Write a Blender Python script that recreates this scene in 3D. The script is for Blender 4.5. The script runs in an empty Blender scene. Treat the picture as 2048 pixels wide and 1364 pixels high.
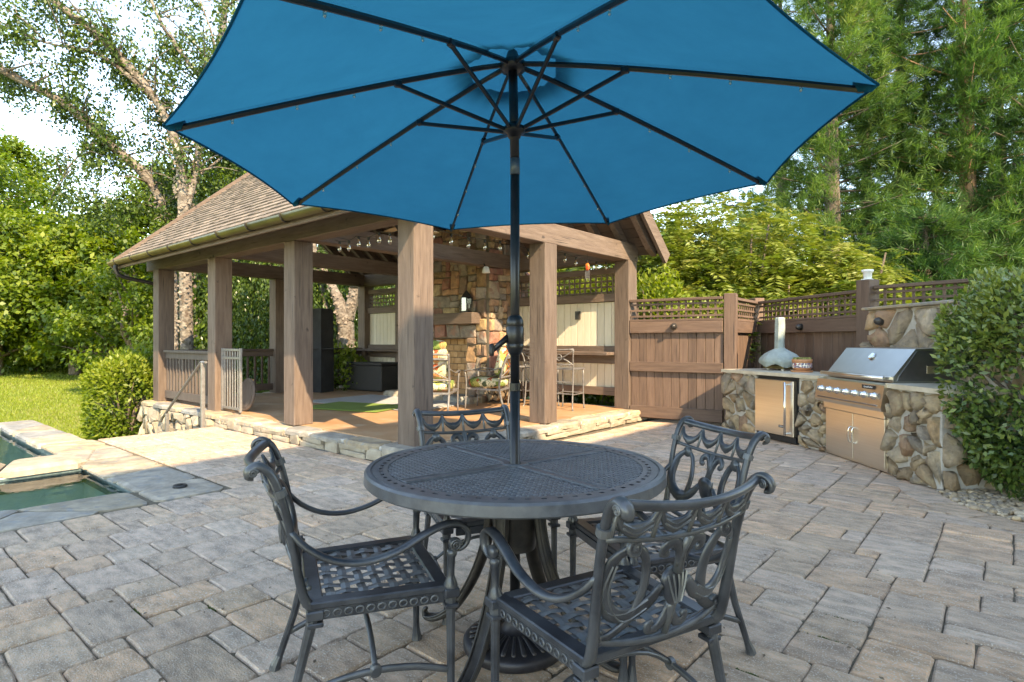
import bpy, math, random
import numpy as np
from mathutils import Vector, Matrix
random.seed(7)
RNG = np.random.default_rng(11)
SC = bpy.context.scene
COL = SC.collection
R = math.radians

# ---------------------------------------------------------------- camera, sky, sun, exposure
F = 1172.0                      # focal length in photo pixels (2048 wide)
YAW = R(40.4); SY, CY = math.sin(YAW), math.cos(YAW)
H = 1.23                        # eye height
cam = bpy.data.cameras.new('camera'); cam.sensor_width = 36; cam.lens = F / 2048 * 36
cam.clip_start = 0.05; cam.clip_end = 2000
camo = bpy.data.objects.new('camera', cam); COL.objects.link(camo)
camo.location = (0, 0, H); camo.rotation_euler = (R(90), 0, YAW)
SC.camera = camo
SUN_EL = R(38.5); SUN_H = Vector((0.95, -0.31)).normalized()      # horizontal direction towards the sun
W = bpy.data.worlds.new('World'); SC.world = W; W.use_nodes = True
wn = W.node_tree; wn.nodes.clear()
sky = wn.nodes.new('ShaderNodeTexSky'); sky.sky_type = 'NISHITA'; sky.sun_disc = False
sky.sun_elevation = SUN_EL; sky.sun_rotation = math.atan2(SUN_H.x, SUN_H.y)
sky.air_density = 1.0; sky.dust_density = 0.05; sky.ozone_density = 2.6; sky.altitude = 600
bg = wn.nodes.new('ShaderNodeBackground'); bg.inputs['Strength'].default_value = 0.15
wo = wn.nodes.new('ShaderNodeOutputWorld')
wn.links.new(sky.outputs[0], bg.inputs[0]); wn.links.new(bg.outputs[0], wo.inputs[0])
sl = bpy.data.lights.new('sun', 'SUN'); sl.energy = 2.0; sl.angle = R(0.53); sl.color = (1.0, 0.92, 0.8)
so = bpy.data.objects.new('sun', sl); COL.objects.link(so)
sd = Vector((SUN_H.x * math.cos(SUN_EL), SUN_H.y * math.cos(SUN_EL), math.sin(SUN_EL)))
so.rotation_euler = sd.to_track_quat('Z', 'Y').to_euler(); so.location = (8, -4, 12)
SC.view_settings.view_transform = 'Standard'; SC.view_settings.look = 'None'
SC.view_settings.gamma = 1.0; SC.view_settings.exposure = 2.6
SC.view_settings.use_white_balance = True; SC.view_settings.white_balance_temperature = 9300; SC.view_settings.white_balance_tint = 10
SC.render.engine = 'CYCLES'
SC.cycles.max_bounces = 8; SC.cycles.transparent_max_bounces = 12
SC.cycles.use_denoising = True

def C(x, D): return (CY * x - SY * D, SY * x + CY * D)              # camera right/depth -> world
def G(u, v, z=0.0):                                                 # photo pixel on the level z -> world
    D = (H - z) * F / (v - 682.0); return C((u - 1024) / F * D, D)
def CD(u, D): return C((u - 1024) / F * D, D)                       # photo column at a known depth
def ZV(v, D): return H + (682 - v) / F * D

# ---------------------------------------------------------------- materials
def nd(t, k, **kw):
    n = t.nodes.new(k)
    for a, b in kw.items(): setattr(n, a, b)
    return n
MATS = {}
def mat(name, c1, c2=None, rough=.6, metal=0.0, scale=6, stretch=(1, 1, 1), ramp=(.35, .65), bump=.25, bscale=None, bdist=.004,
        rnd=.12, palette=None, spec=.5, spots=None, spot_scale=25, wear=None, detail=6, coord='Object', hue=0.0, srange=(.54, .68), wrange=(.56, .72), crack=None):
    m = bpy.data.materials.new(name); m.use_nodes = True; t = m.node_tree; t.nodes.clear(); L = t.links.new
    out = nd(t, 'ShaderNodeOutputMaterial'); p = nd(t, 'ShaderNodeBsdfPrincipled'); L(p.outputs[0], out.inputs[0])
    p.inputs['Roughness'].default_value = rough; p.inputs['Metallic'].default_value = metal
    p.inputs['Specular IOR Level'].default_value = spec
    tc = nd(t, 'ShaderNodeTexCoord'); oi = nd(t, 'ShaderNodeObjectInfo'); at = nd(t, 'ShaderNodeAttribute', attribute_name='tone')
    ad = nd(t, 'ShaderNodeMath', operation='ADD'); L(oi.outputs['Random'], ad.inputs[0]); L(at.outputs['Fac'], ad.inputs[1])
    fr = nd(t, 'ShaderNodeMath', operation='FRACT'); L(ad.outputs[0], fr.inputs[0])
    off = nd(t, 'ShaderNodeVectorMath', operation='SCALE'); off.inputs[0].default_value = (37, 53, 71); L(fr.outputs[0], off.inputs['Scale'])
    va = nd(t, 'ShaderNodeVectorMath', operation='ADD'); L(tc.outputs[coord], va.inputs[0]); L(off.outputs[0], va.inputs[1])
    mp = nd(t, 'ShaderNodeMapping'); mp.inputs['Scale'].default_value = stretch; L(va.outputs[0], mp.inputs['Vector'])
    nz = nd(t, 'ShaderNodeTexNoise'); nz.inputs['Scale'].default_value = scale; nz.inputs['Detail'].default_value = detail
    nz.inputs['Roughness'].default_value = .65; L(mp.outputs[0], nz.inputs['Vector'])
    rp = nd(t, 'ShaderNodeValToRGB'); L(nz.outputs['Fac'], rp.inputs[0])
    rp.color_ramp.elements[0].position = ramp[0]; rp.color_ramp.elements[1].position = ramp[1]
    col = rp.outputs['Color']
    if palette:
        pr = nd(t, 'ShaderNodeValToRGB'); pr.color_ramp.interpolation = 'LINEAR' if len(palette) < 4 else 'CONSTANT'
        while len(pr.color_ramp.elements) < len(palette): pr.color_ramp.elements.new(.5)
        for i, c in enumerate(palette):
            pr.color_ramp.elements[i].position = i / len(palette); pr.color_ramp.elements[i].color = (*c, 1)
        L(fr.outputs[0], pr.inputs[0])
        rp.color_ramp.elements[0].color = (.62, .62, .62, 1); rp.color_ramp.elements[1].color = (1.25, 1.22, 1.18, 1)
        mx = nd(t, 'ShaderNodeMix', data_type='RGBA', blend_type='MULTIPLY'); mx.inputs[0].default_value = 1
        L(pr.outputs['Color'], mx.inputs[6]); L(col, mx.inputs[7]); col = mx.outputs[2]
    else:
        c2 = c2 or tuple(min(1, k * 1.35) for k in c1)
        rp.color_ramp.elements[0].color = (*c1, 1); rp.color_ramp.elements[1].color = (*c2, 1)
    if spots:
        n2 = nd(t, 'ShaderNodeTexNoise'); n2.inputs['Scale'].default_value = spot_scale; n2.inputs['Detail'].default_value = 3; L(va.outputs[0], n2.inputs['Vector'])
        r2 = nd(t, 'ShaderNodeValToRGB'); r2.color_ramp.elements[0].position = srange[0]; r2.color_ramp.elements[1].position = srange[1]; L(n2.outputs['Fac'], r2.inputs[0])
        m2 = nd(t, 'ShaderNodeMix', data_type='RGBA'); L(r2.outputs['Color'], m2.inputs[0]); L(col, m2.inputs[6]); m2.inputs[7].default_value = (*spots, 1); col = m2.outputs[2]
    if crack:
        n5 = nd(t, 'ShaderNodeTexNoise'); n5.inputs['Scale'].default_value = 6; n5.inputs['Detail'].default_value = 2; m5 = nd(t, 'ShaderNodeMapping'); m5.inputs['Scale'].default_value = tuple(k * 2.4 if k > 1 else k * .5 for k in stretch); L(va.outputs[0], m5.inputs[0]); L(m5.outputs[0], n5.inputs['Vector'])
        r5 = nd(t, 'ShaderNodeValToRGB'); r5.color_ramp.elements[0].position = .655; r5.color_ramp.elements[1].position = .7; L(n5.outputs['Fac'], r5.inputs[0])
        m6 = nd(t, 'ShaderNodeMix', data_type='RGBA'); L(r5.outputs['Color'], m6.inputs[0]); L(col, m6.inputs[6]); m6.inputs[7].default_value = (*crack, 1); col = m6.outputs[2]
    if wear:
        gm = nd(t, 'ShaderNodeNewGeometry'); r3 = nd(t, 'ShaderNodeValToRGB'); r3.color_ramp.elements[0].position = wrange[0]; r3.color_ramp.elements[1].position = wrange[1]
        L(gm.outputs['Pointiness'], r3.inputs[0])
        m3 = nd(t, 'ShaderNodeMix', data_type='RGBA'); L(r3.outputs['Color'], m3.inputs[0]); L(col, m3.inputs[6]); m3.inputs[7].default_value = (*wear, 1); col = m3.outputs[2]
    if rnd or hue:
        hs = nd(t, 'ShaderNodeHueSaturation'); mr = nd(t, 'ShaderNodeMapRange'); L(fr.outputs[0], mr.inputs[0])
        mr.inputs[3].default_value = 1 - rnd; mr.inputs[4].default_value = 1 + rnd
        L(mr.outputs[0], hs.inputs['Value']); L(col, hs.inputs['Color']); col = hs.outputs[0]
    L(col, p.inputs['Base Color'])
    if bump:
        nb = nd(t, 'ShaderNodeTexNoise'); nb.inputs['Scale'].default_value = bscale or scale * 3; nb.inputs['Detail'].default_value = 8; nb.inputs['Roughness'].default_value = .7
        L(mp.outputs[0], nb.inputs['Vector'])
        b = nd(t, 'ShaderNodeBump'); b.inputs['Strength'].default_value = bump; b.inputs['Distance'].default_value = bdist
        L(nb.outputs['Fac'], b.inputs['Height']); L(b.outputs[0], p.inputs['Normal'])
    MATS[name] = m
    return m

def leafmat(name, cols, trans=.35, rough=.45, spec=.4):
    m = bpy.data.materials.new(name); m.use_nodes = True; t = m.node_tree; t.nodes.clear(); L = t.links.new
    out = nd(t, 'ShaderNodeOutputMaterial'); p = nd(t, 'ShaderNodeBsdfPrincipled'); p.inputs['Roughness'].default_value = rough
    p.inputs['Specular IOR Level'].default_value = spec
    at = nd(t, 'ShaderNodeAttribute', attribute_name='tone'); rp = nd(t, 'ShaderNodeValToRGB')
    while len(rp.color_ramp.elements) < len(cols): rp.color_ramp.elements.new(.5)
    for i, c in enumerate(cols):
        rp.color_ramp.elements[i].position = i / (len(cols) - 1); rp.color_ramp.elements[i].color = (*c, 1)
    L(at.outputs['Fac'], rp.inputs[0]); L(rp.outputs[0], p.inputs['Base Color'])
    tr = nd(t, 'ShaderNodeBsdfTranslucent')
    hs = nd(t, 'ShaderNodeHueSaturation'); hs.inputs['Saturation'].default_value = 1.1; hs.inputs['Value'].default_value = 1.5; L(rp.outputs[0], hs.inputs['Color']); L(hs.outputs[0], tr.inputs[0])
    mx = nd(t, 'ShaderNodeMixShader'); mx.inputs[0].default_value = trans; L(p.outputs[0], mx.inputs[1]); L(tr.outputs[0], mx.inputs[2]); L(mx.outputs[0], out.inputs[0])
    MATS[name] = m; return m

BR = (.115, .076, .056)           # brown stained timber
mat('wood_z', BR, (.175, .122, .092), rough=.72, scale=5, stretch=(5, 5, .5), bump=.7, bscale=14, rnd=.14, bdist=.008, spots=(.045, .03, .023), spot_scale=7, srange=(.69, .75), crack=(.04, .027, .02))
mat('wood_x', BR, (.175, .122, .092), rough=.72, scale=5, stretch=(.5, 5, 5), bump=.7, bscale=14, rnd=.14, bdist=.008, spots=(.045, .03, .023), spot_scale=7, srange=(.69, .75), crack=(.04, .027, .02))
mat('wood_y', BR, (.175, .122, .092), rough=.72, scale=5, stretch=(5, .5, 5), bump=.7, bscale=14, rnd=.14, bdist=.008, spots=(.045, .03, .023), spot_scale=7, srange=(.69, .75), crack=(.04, .027, .02))
mat('fence_z', (.105, .062, .043), (.16, .098, .068), rough=.7, scale=5, stretch=(5, 5, .5), bump=.6, bscale=16, rnd=.2, crack=(.045, .027, .02))
mat('fence_x', (.105, .062, .043), (.16, .098, .068), rough=.7, scale=5, stretch=(.5, 5, 5), bump=.5, bscale=16, rnd=.12)
mat('rail_grey', (.085, .062, .05), (.125, .095, .078), rough=.7, scale=6, stretch=(4, 4, .6), bump=.3, rnd=.08)
mat('deck_under', (.075, .045, .032), (.11, .07, .05), rough=.8, scale=4, stretch=(.5, 4, 4), bump=.4)
mat('cream_board', (.62, .53, .4), (.7, .61, .48), rough=.6, scale=4, stretch=(4, 4, .5), bump=.15, rnd=.05)
mat('shingle', (.145, .112, .09), (.24, .19, .15), rough=.9, scale=9, bump=.8, bscale=90, rnd=.28, bdist=.006)
mat('copper_gutter', (.15, .125, .055), (.23, .19, .085), rough=.38, metal=.75, scale=3, bump=.05, rnd=.05)
mat('dark_metal', (.03, .027, .025), (.05, .045, .04), rough=.45, metal=.5, scale=20, bump=.1, rnd=.05)
mat('steel_rail', (.22, .2, .185), (.3, .28, .26), rough=.42, metal=.5, scale=20, bump=.05, rnd=.05)
mat('cast_metal', (.024, .026, .031), (.066, .071, .08), rough=.3, metal=.2, spec=.65, scale=14, ramp=(.35, .75), bump=.25, bscale=120, bdist=.002, rnd=.04, wear=(.2, .2, .19), spots=(.1, .104, .11), spot_scale=6, srange=(.48, .78))
mat('table_metal', (.075, .08, .09), (.15, .158, .17), rough=.37, metal=.2, scale=14, ramp=(.35, .75), bump=.25, bscale=120, bdist=.002, rnd=.04, wear=(.2, .2, .19), spots=(.1, .104, .11), spot_scale=6, srange=(.48, .78))
mat('seat_metal', (.08, .085, .092), (.15, .155, .16), rough=.33, metal=.25, scale=14, bump=.25, bscale=120, bdist=.002, rnd=.1, wear=(.24, .24, .23), spots=(.19, .19, .185), spot_scale=9, srange=(.48, .78))
mat('bronze_metal', (.024, .021, .02), (.055, .048, .043), rough=.42, metal=.4, scale=14, bump=.2, bscale=120, bdist=.002, rnd=.04, wear=(.14, .125, .11))
mat('pale_iron', (.16, .15, .145), (.26, .245, .235), rough=.5, metal=.4, scale=20, bump=.2, bscale=90, bdist=.002, rnd=.04)
mat('base_metal', (.028, .027, .034), (.06, .054, .056), rough=.45, metal=.4, scale=12, bump=.2, bscale=90, bdist=.002, rnd=.02, wear=(.16, .13, .1))
mat('black_paint', (.007, .007, .008), (.014, .014, .016), rough=.35, scale=20, bump=.03, rnd=.02)
mat('pole_collar', (.06, .09, .12), (.1, .13, .16), rough=.4, metal=.3, scale=20, bump=.05)
PAV = [(.49, .375, .255), (.47, .37, .265), (.52, .37, .24), (.48, .385, .285), (.46, .35, .245), (.54, .38, .245), (.49, .375, .255), (.49, .395, .29), (.46, .365, .27), (.52, .36, .225)]
PAV = [(min(.62, r * 1.2), g * 1.1, b * 1.13) for r, g, b in PAV]
mat('paver', PAV[0], rough=.85, scale=7, stretch=(1, 2.2, 1), palette=PAV, rnd=.1, bump=1, bscale=70, bdist=.012, spots=(.66, .58, .48), spot_scale=150, srange=(.56, .66))
mat('joint_sand', (.1, .078, .05), (.19, .15, .1), rough=.95, scale=40, bump=.8, bscale=150, bdist=.01, rnd=0)
mat('moss', (.05, .075, .012), (.09, .12, .02), rough=.95, scale=60, bump=.9, bscale=200, bdist=.01)
FLAG = [(.36, .3, .22), (.29, .27, .24), (.42, .32, .21), (.26, .26, .25), (.38, .32, .25), (.43, .35, .25), (.31, .27, .22)]
mat('flagstone', FLAG[0], rough=.8, scale=5, stretch=(1, 1, 1), palette=FLAG, rnd=.1, bump=.8, bscale=28, bdist=.012, spots=(.24, .23, .21), spot_scale=14)
mat('limestone', (.27, .22, .16), (.4, .335, .25), rough=.8, scale=6, bump=.7, bscale=24, bdist=.015, rnd=.12)
FIELD = [(.34, .25, .165), (.39, .29, .19), (.32, .255, .19), (.43, .33, .22), (.34, .22, .15), (.37, .3, .225), (.31, .26, .21), (.42, .29, .18), (.29, .245, .2), (.4, .33, .25)]
FIELD = [(r * 1.22, g * 1.16, b * 1.08) for r, g, b in FIELD]
mat('fieldstone', FIELD[0], rough=.8, scale=7, palette=FIELD, rnd=.12, bump=1, bscale=26, bdist=.035, spots=(.46, .34, .2), spot_scale=11)
FIRE = [(.36, .22, .12), (.42, .28, .15), (.26, .17, .12), (.46, .33, .19), (.34, .16, .12), (.3, .24, .18), (.44, .25, .15), (.24, .2, .17), (.4, .3, .2)]
mat('fire_stone', FIRE[0], rough=.8, scale=6, palette=FIRE, rnd=.14, bump=.9, bscale=20, bdist=.018, spots=(.24, .14, .1), spot_scale=8)
mat('mortar', (.42, .38, .33), (.54, .5, .44), rough=.95, scale=20, bump=.6, bscale=90, rnd=0)
mat('mortar_dark', (.13, .1, .075), (.18, .15, .11), rough=.95, scale=20, bump=.6, bscale=90, rnd=0)
mat('fire_brick', (.34, .2, .1), (.46, .3, .16), rough=.9, scale=9, bump=.5, bscale=40, rnd=.2)
mat('stained_floor', (.36, .19, .095), (.5, .29, .16), rough=.5, scale=1.6, ramp=(.3, .7), bump=.15, bscale=30, rnd=0, spots=(.45, .3, .19), spot_scale=3)
mat('countertop', (.5, .42, .31), (.66, .58, .45), rough=.4, scale=5, bump=.15, bscale=30, rnd=.04)
mat('steel', (.76, .69, .59), (.82, .75, .65), rough=.3, metal=1, scale=4, stretch=(.2, .2, 14), bump=.05, bscale=60, bdist=.001, rnd=.02)
mat('steel_hood', (.42, .42, .395), (.48, .48, .45), rough=.34, metal=1, scale=3, bump=.02, bscale=10, bdist=.002, rnd=.02)
mat('chrome', (.75, .74, .72), (.8, .79, .77), rough=.1, metal=1, scale=4, bump=0, rnd=0)
mat('dark_steel', (.2, .2, .205), (.26, .26, .265), rough=.3, metal=.9, scale=4, bump=.02, rnd=0)
mat('black_plastic', (.012, .012, .013), (.02, .02, .021), rough=.5, scale=10, bump=.05, rnd=0)
mat('cover_cloth', (.27, .31, .28), (.42, .46, .42), rough=.55, scale=7, bump=.7, bscale=9, bdist=.03, rnd=0)
mat('terracotta', (.5, .2, .085), (.62, .29, .14), rough=.6, scale=10, bump=.1, rnd=0)
mat('glaze_band', (.08, .07, .16), (.85, .78, .66), rough=.35, scale=38, ramp=(.46, .54), bump=0, rnd=0, spots=(.6, .12, .06), spot_scale=45)
mat('white_paint', (.75, .74, .7), (.82, .81, .77), rough=.5, scale=10, bump=.05, rnd=0)
mat('letter', (.75, .75, .73), (.8, .8, .78), rough=.4, scale=10, bump=0, rnd=0)
mat('pebble', (.4, .33, .25), rough=.75, scale=9, palette=[(.46, .35, .24), (.36, .29, .21), (.52, .42, .31), (.42, .31, .2), (.3, .25, .2), (.48, .36, .23)], rnd=.15, bump=.2, bscale=60)
mat('soil', (.05, .036, .025), (.085, .064, .045), rough=1, scale=12, bump=1, bscale=50, bdist=.03, rnd=0)
mat('lawn', (.17, .22, .022), (.28, .31, .045), rough=.95, scale=.55, ramp=(.3, .7), bump=1, bscale=60, bdist=.05, rnd=0, spots=(.29, .29, .07), spot_scale=.35, detail=12)
mat('pool_plaster', (.46, .6, .54), (.6, .7, .62), rough=.6, scale=3, bump=.3, bscale=9, rnd=0)
mat('pool_tile', (.05, .09, .095), (.13, .17, .16), rough=.35, scale=22, bump=.2, rnd=0)
mat('birch_bark', (.13, .1, .078), (.31, .26, .21), rough=.9, scale=3.2, stretch=(2, 2, 3), ramp=(.4, .6), bump=1, bscale=6, bdist=.08, rnd=.05, spots=(.11, .075, .055), spot_scale=6)
mat('bark_flake', (.17, .13, .1), (.32, .255, .2), rough=.85, scale=8, bump=.3, rnd=.0)
mat('dark_bark', (.12, .09, .065), (.26, .2, .15), rough=.95, scale=5, stretch=(3, 3, .7), bump=1, bscale=8, bdist=.06, rnd=.1)
mat('red_bark', (.3, .16, .09), (.46, .28, .17), rough=.95, scale=4, stretch=(4, 4, .5), bump=1, bscale=9, bdist=.05, rnd=.08)
mat('turf_mat', (.13, .2, .035), (.18, .26, .05), rough=.95, scale=80, bump=.8, bscale=300, rnd=0)
mat('grey_rug', (.33, .33, .33), (.42, .42, .41), rough=.95, scale=60, bump=.6, bscale=200, rnd=0)
mat('wicker', (.022, .02, .019), (.05, .045, .042), rough=.6, scale=70, bump=1, bscale=80, bdist=.01, rnd=0)
mat('dark_cloth', (.016, .016, .017), (.028, .028, .029), rough=.8, scale=4, bump=.5, bscale=7, bdist=.03, rnd=0)
mat('lamp_dark', (.05, .042, .036), (.08, .068, .058), rough=.4, metal=.5, scale=10, bump=.05, rnd=0)
mat('log', (.12, .08, .05), (.24, .17, .11), rough=.95, scale=8, bump=.8, bscale=20, bdist=.02, rnd=.2)
mat('house_wall', (.68, .55, .4), (.75, .62, .47), rough=.8, scale=4, bump=.3, bscale=40, rnd=0)
mat('house_roof', (.12, .1, .085), (.2, .17, .14), rough=.9, scale=8, bump=.6, bscale=30, rnd=0)
mat('trim_white', (.68, .66, .6), (.74, .72, .66), rough=.6, scale=4, bump=.05, rnd=0)
mat('fan_blade', (.5, .38, .22), (.6, .47, .29), rough=.5, scale=4, bump=.1, rnd=0)
mat('red_glass', (.6, .07, .03), (.75, .25, .05), rough=.15, scale=20, bump=0, rnd=0)

def floral():
    m = bpy.data.materials.new('floral_cloth'); m.use_nodes = True; t = m.node_tree; L = t.links.new; p = t.nodes['Principled BSDF']; p.inputs['Roughness'].default_value = .9
    tc = nd(t, 'ShaderNodeTexCoord'); nz = nd(t, 'ShaderNodeTexNoise'); nz.inputs['Scale'].default_value = 7; L(tc.outputs['Object'], nz.inputs['Vector'])
    vm = nd(t, 'ShaderNodeVectorMath', operation='MULTIPLY_ADD'); L(nz.outputs['Color'], vm.inputs[0]); vm.inputs[1].default_value = (.25, .25, .25); L(tc.outputs['Object'], vm.inputs[2])
    wv = nd(t, 'ShaderNodeTexVoronoi'); wv.inputs['Scale'].default_value = 9; L(vm.outputs[0], wv.inputs['Vector'])
    sp = nd(t, 'ShaderNodeSeparateColor'); L(wv.outputs['Color'], sp.inputs[0])
    rp = nd(t, 'ShaderNodeValToRGB'); rp.color_ramp.interpolation = 'CONSTANT'
    cs = [(.62, .55, .36), (.2, .26, .06), (.5, .11, .04), (.7, .64, .46), (.07, .1, .05), (.42, .4, .12), (.6, .26, .1), (.66, .6, .4)]
    while len(rp.color_ramp.elements) < len(cs): rp.color_ramp.elements.new(.5)
    for i, c in enumerate(cs): rp.color_ramp.elements[i].position = i / len(cs); rp.color_ramp.elements[i].color = (*c, 1)
    L(sp.outputs[0], rp.inputs[0])
    w2 = nd(t, 'ShaderNodeTexWave'); w2.inputs['Scale'].default_value = 16; w2.inputs['Distortion'].default_value = 9; w2.inputs['Detail'].default_value = 2; L(vm.outputs[0], w2.inputs['Vector'])
    r2 = nd(t, 'ShaderNodeValToRGB'); r2.color_ramp.elements[0].position = .1; r2.color_ramp.elements[0].color = (.25, .3, .18, 1); r2.color_ramp.elements[1].position = .3; L(w2.outputs[0], r2.inputs[0])
    mx = nd(t, 'ShaderNodeMix', data_type='RGBA', blend_type='MULTIPLY'); mx.inputs[0].default_value = .8; L(rp.outputs[0], mx.inputs[6]); L(r2.outputs[0], mx.inputs[7]); L(mx.outputs[2], p.inputs['Base Color'])
    MATS['floral_cloth'] = m
floral()

def canopy_mat():
    m = bpy.data.materials.new('blue_canvas'); m.use_nodes = True; t = m.node_tree; t.nodes.clear(); L = t.links.new
    out = nd(t, 'ShaderNodeOutputMaterial'); d = nd(t, 'ShaderNodeBsdfDiffuse'); tr = nd(t, 'ShaderNodeBsdfTranslucent'); mx = nd(t, 'ShaderNodeMixShader')
    tc = nd(t, 'ShaderNodeTexCoord'); mp = nd(t, 'ShaderNodeMapping'); mp.inputs['Scale'].default_value = (1, 1, 4); nz = nd(t, 'ShaderNodeTexNoise'); nz.inputs['Scale'].default_value = 2.2; nz.inputs['Detail'].default_value = 8; nz.inputs['Roughness'].default_value = .7
    L(tc.outputs['Object'], mp.inputs[0]); L(mp.outputs[0], nz.inputs['Vector'])
    rp = nd(t, 'ShaderNodeValToRGB'); rp.color_ramp.elements[0].color = (.002, .092, .142, 1); rp.color_ramp.elements[1].color = (.006, .145, .21, 1); L(nz.outputs[0], rp.inputs[0])
    L(rp.outputs[0], d.inputs[0]); hs = nd(t, 'ShaderNodeHueSaturation'); hs.inputs['Value'].default_value = 1.6; L(rp.outputs[0], hs.inputs['Color']); L(hs.outputs[0], tr.inputs[0])
    n2 = nd(t, 'ShaderNodeTexNoise'); n2.inputs['Scale'].default_value = 500; b = nd(t, 'ShaderNodeBump'); b.inputs['Strength'].default_value = .15; b.inputs['Distance'].default_value = .002
    L(tc.outputs['Object'], n2.inputs['Vector']); L(n2.outputs[0], b.inputs['Height']); L(b.outputs[0], d.inputs['Normal'])
    mx.inputs[0].default_value = .62; L(d.outputs[0], mx.inputs[1]); L(tr.outputs[0], mx.inputs[2]); L(mx.outputs[0], out.inputs[0]); MATS['blue_canvas'] = m
canopy_mat()

def water_mat():
    m = bpy.data.materials.new('water'); m.use_nodes = True; t = m.node_tree; t.nodes.clear(); L = t.links.new
    out = nd(t, 'ShaderNodeOutputMaterial'); tr = nd(t, 'ShaderNodeBsdfTransparent'); tr.inputs[0].default_value = (.8, .92, .88, 1)
    gl = nd(t, 'ShaderNodeBsdfGlossy'); gl.inputs['Roughness'].default_value = .02; fz = nd(t, 'ShaderNodeFresnel'); fz.inputs[0].default_value = 1.33
    tc = nd(t, 'ShaderNodeTexCoord'); nz = nd(t, 'ShaderNodeTexNoise'); nz.inputs['Scale'].default_value = 5; nz.inputs['Detail'].default_value = 3; L(tc.outputs['Object'], nz.inputs['Vector'])
    b = nd(t, 'ShaderNodeBump'); b.inputs['Strength'].default_value = .12; b.inputs['Distance'].default_value = .03; L(nz.outputs[0], b.inputs['Height']); L(b.outputs[0], gl.inputs['Normal']); L(b.outputs[0], fz.inputs['Normal'])
    mx = nd(t, 'ShaderNodeMixShader'); L(fz.outputs[0], mx.inputs[0]); L(tr.outputs[0], mx.inputs[1]); L(gl.outputs[0], mx.inputs[2]); L(mx.outputs[0], out.inputs[0]); MATS['water'] = m
water_mat()
def glass_mat(name, tint, k):
    m = bpy.data.materials.new(name); m.use_nodes = True; t = m.node_tree; t.nodes.clear(); L = t.links.new
    out = nd(t, 'ShaderNodeOutputMaterial'); tr = nd(t, 'ShaderNodeBsdfTransparent'); tr.inputs[0].default_value = (*tint, 1); gl = nd(t, 'ShaderNodeBsdfGlossy'); gl.inputs['Roughness'].default_value = .05
    mx = nd(t, 'ShaderNodeMixShader'); mx.inputs[0].default_value = k; L(tr.outputs[0], mx.inputs[1]); L(gl.outputs[0], mx.inputs[2]); L(mx.outputs[0], out.inputs[0]); MATS[name] = m
glass_mat('bulb_glass', (.95, .9, .8), .3); glass_mat('lantern_glass', (.5, .5, .48), .25); glass_mat('window_glass', (.1, .12, .14), .5)

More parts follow.
